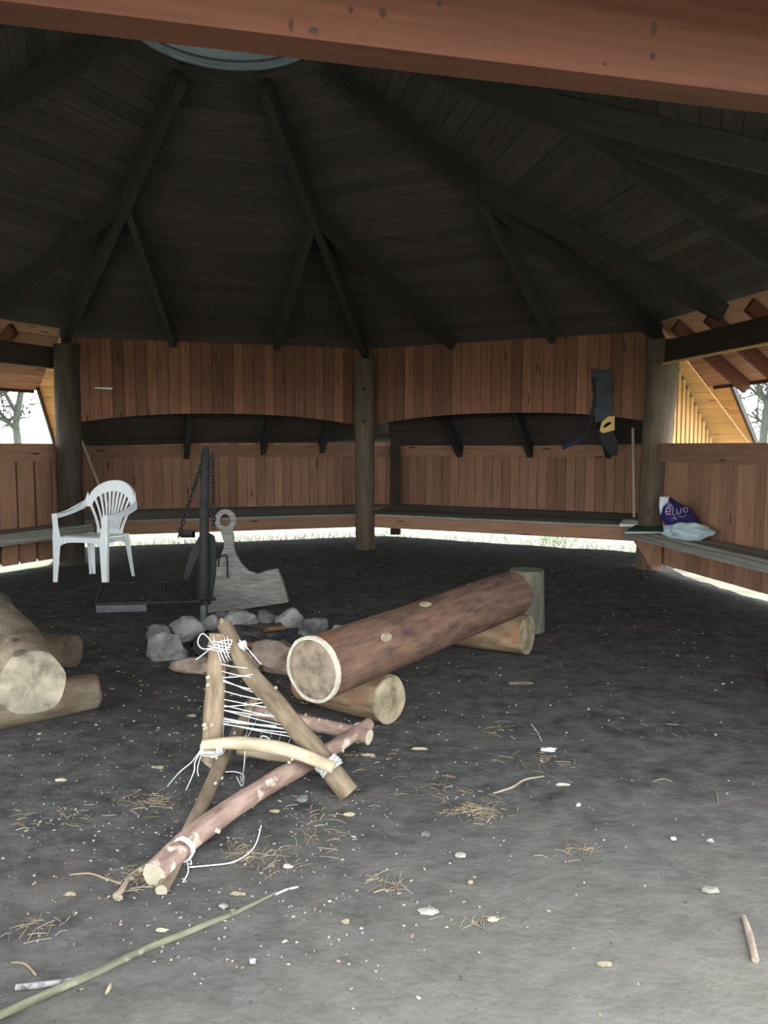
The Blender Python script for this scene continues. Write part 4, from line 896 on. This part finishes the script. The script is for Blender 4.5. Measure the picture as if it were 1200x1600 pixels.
# ---------------------------------------------------------------- outside: low plant, grass edge, bare trees
mb = MB(); pl = V((2.55, 11.3, -.05))
for k in range(70):
    p = pl + V((rnd(-.32, .32), rnd(-.25, .25), 0)); h = rnd(.05, .2); q = p + V((rnd(-.05, .05), rnd(-.05, .05), h)); s = V((rnd(-1, 1), rnd(-1, 1), rnd(-.2, .4))).normalized() * .035; t = V((-s.y, s.x, .01))
    mb.add([q - s, q - t * .6, q + s, q + t * .6], [(0, 1, 2, 3)], [q, q, q, q]); mb.tube([p, q], .003, 4, tint=.2)
tag(mb.build('leafy_plant', M['leaf'], loc=pl), 'small bright green plant growing outside below the back right bench', 'plant')
mb = MB()
for k in range(2600):
    t = rnd(0, 1); e = OLc.lerp(OC, t) if rnd(0, 1) < .6 else OC.lerp(ORc, t); p = e + V((0, 0, 0)) + (e - APX).normalized() * rnd(-.25, .9); p.z = -.06; h = rnd(.02, .09)
    mb.add([p + V((-.004, 0, 0)), p + V((.004, 0, 0)), p + V((rnd(-.03, .03), rnd(-.03, .03), h))], [(0, 1, 2)], [p, p, p])
tag(mb.build('grass_edge', M['litter']), 'short pale grass outside along the foot of the back walls', 'grass', kind='stuff')

def tree(base, h, seed, label, spread=.5, dens=4):
    random.seed(seed); tr = MB(); tw = MB()
    def br(mbx, p, d, L, r, lev):
        n = 4; pts = [p]; q = V(p); dd = V(d)
        for k in range(n):
            dd = (dd + V((rnd(-1, 1), rnd(-1, 1), rnd(-.6, .8))) * .22).normalized(); q = q + dd * L / n; pts.append(q)
        mbx.tube(pts, [r * (1 - .65 * k / n) for k in range(n + 1)], 6 if lev < 2 else 3, caps=False)
        if lev < 4:
            for k in range(dens + (lev > 1) * 3 if lev else 11):
                t = rnd(.25, 1); i = min(n - 1, int(t * n)); c = pts[i].lerp(pts[i + 1], t * n - i)
                nd = (dd * .5 + V((rnd(-1, 1), rnd(-1, 1), rnd(-.3, .9))) * spread * 1.6).normalized()
                br(tw, c, nd, L * rnd(.4, .62), max(.014, r * .42), lev + 1)
    br(tr, V(base), V((rnd(-.1, .1), rnd(-.1, .1), 1)), h, h * .028, 0)
    o = tr.build('bare_tree', M['lichen'], loc=V(base)); tag(o, label, 'tree', 'bare trees outside'); tw.build('branches', M['lichen'], o)
tree((-7.15, 15.0, -.1), 4.4, 3, 'lichen grey bare tree seen through the left window, its trunk in view', .6)
tree((-9.6, 20, -.1), 5.0, 4, 'bare twiggy tree seen through the left window behind the nearer trunk', .7)
tree((-7.6, 16.6, -.1), 3.8, 15, 'bushy bare tree close behind the trunk in the left window', .9, 5)
tree((-8.7, 18, -.1), 4.0, 12, 'low twiggy bare tree in the right part of the left window', .8)
tree((7.4, 15.5, -.1), 4.2, 5, 'bare twiggy tree in the left part of the right window', .8)
tree((9.0, 18, -.1), 4.8, 6, 'bare grey tree in the right part of the right window', .8)
tree((6.7, 14.2, -.1), 3.6, 21, 'small twiggy bare tree nearest the right window', .9, 5)
tree((8.3, 21, -.1), 5.4, 9, 'farthest bare tree seen through the right window', .8)
for o in list(bpy.data.objects):
    if o.type == 'EMPTY': o.empty_display_size = .05
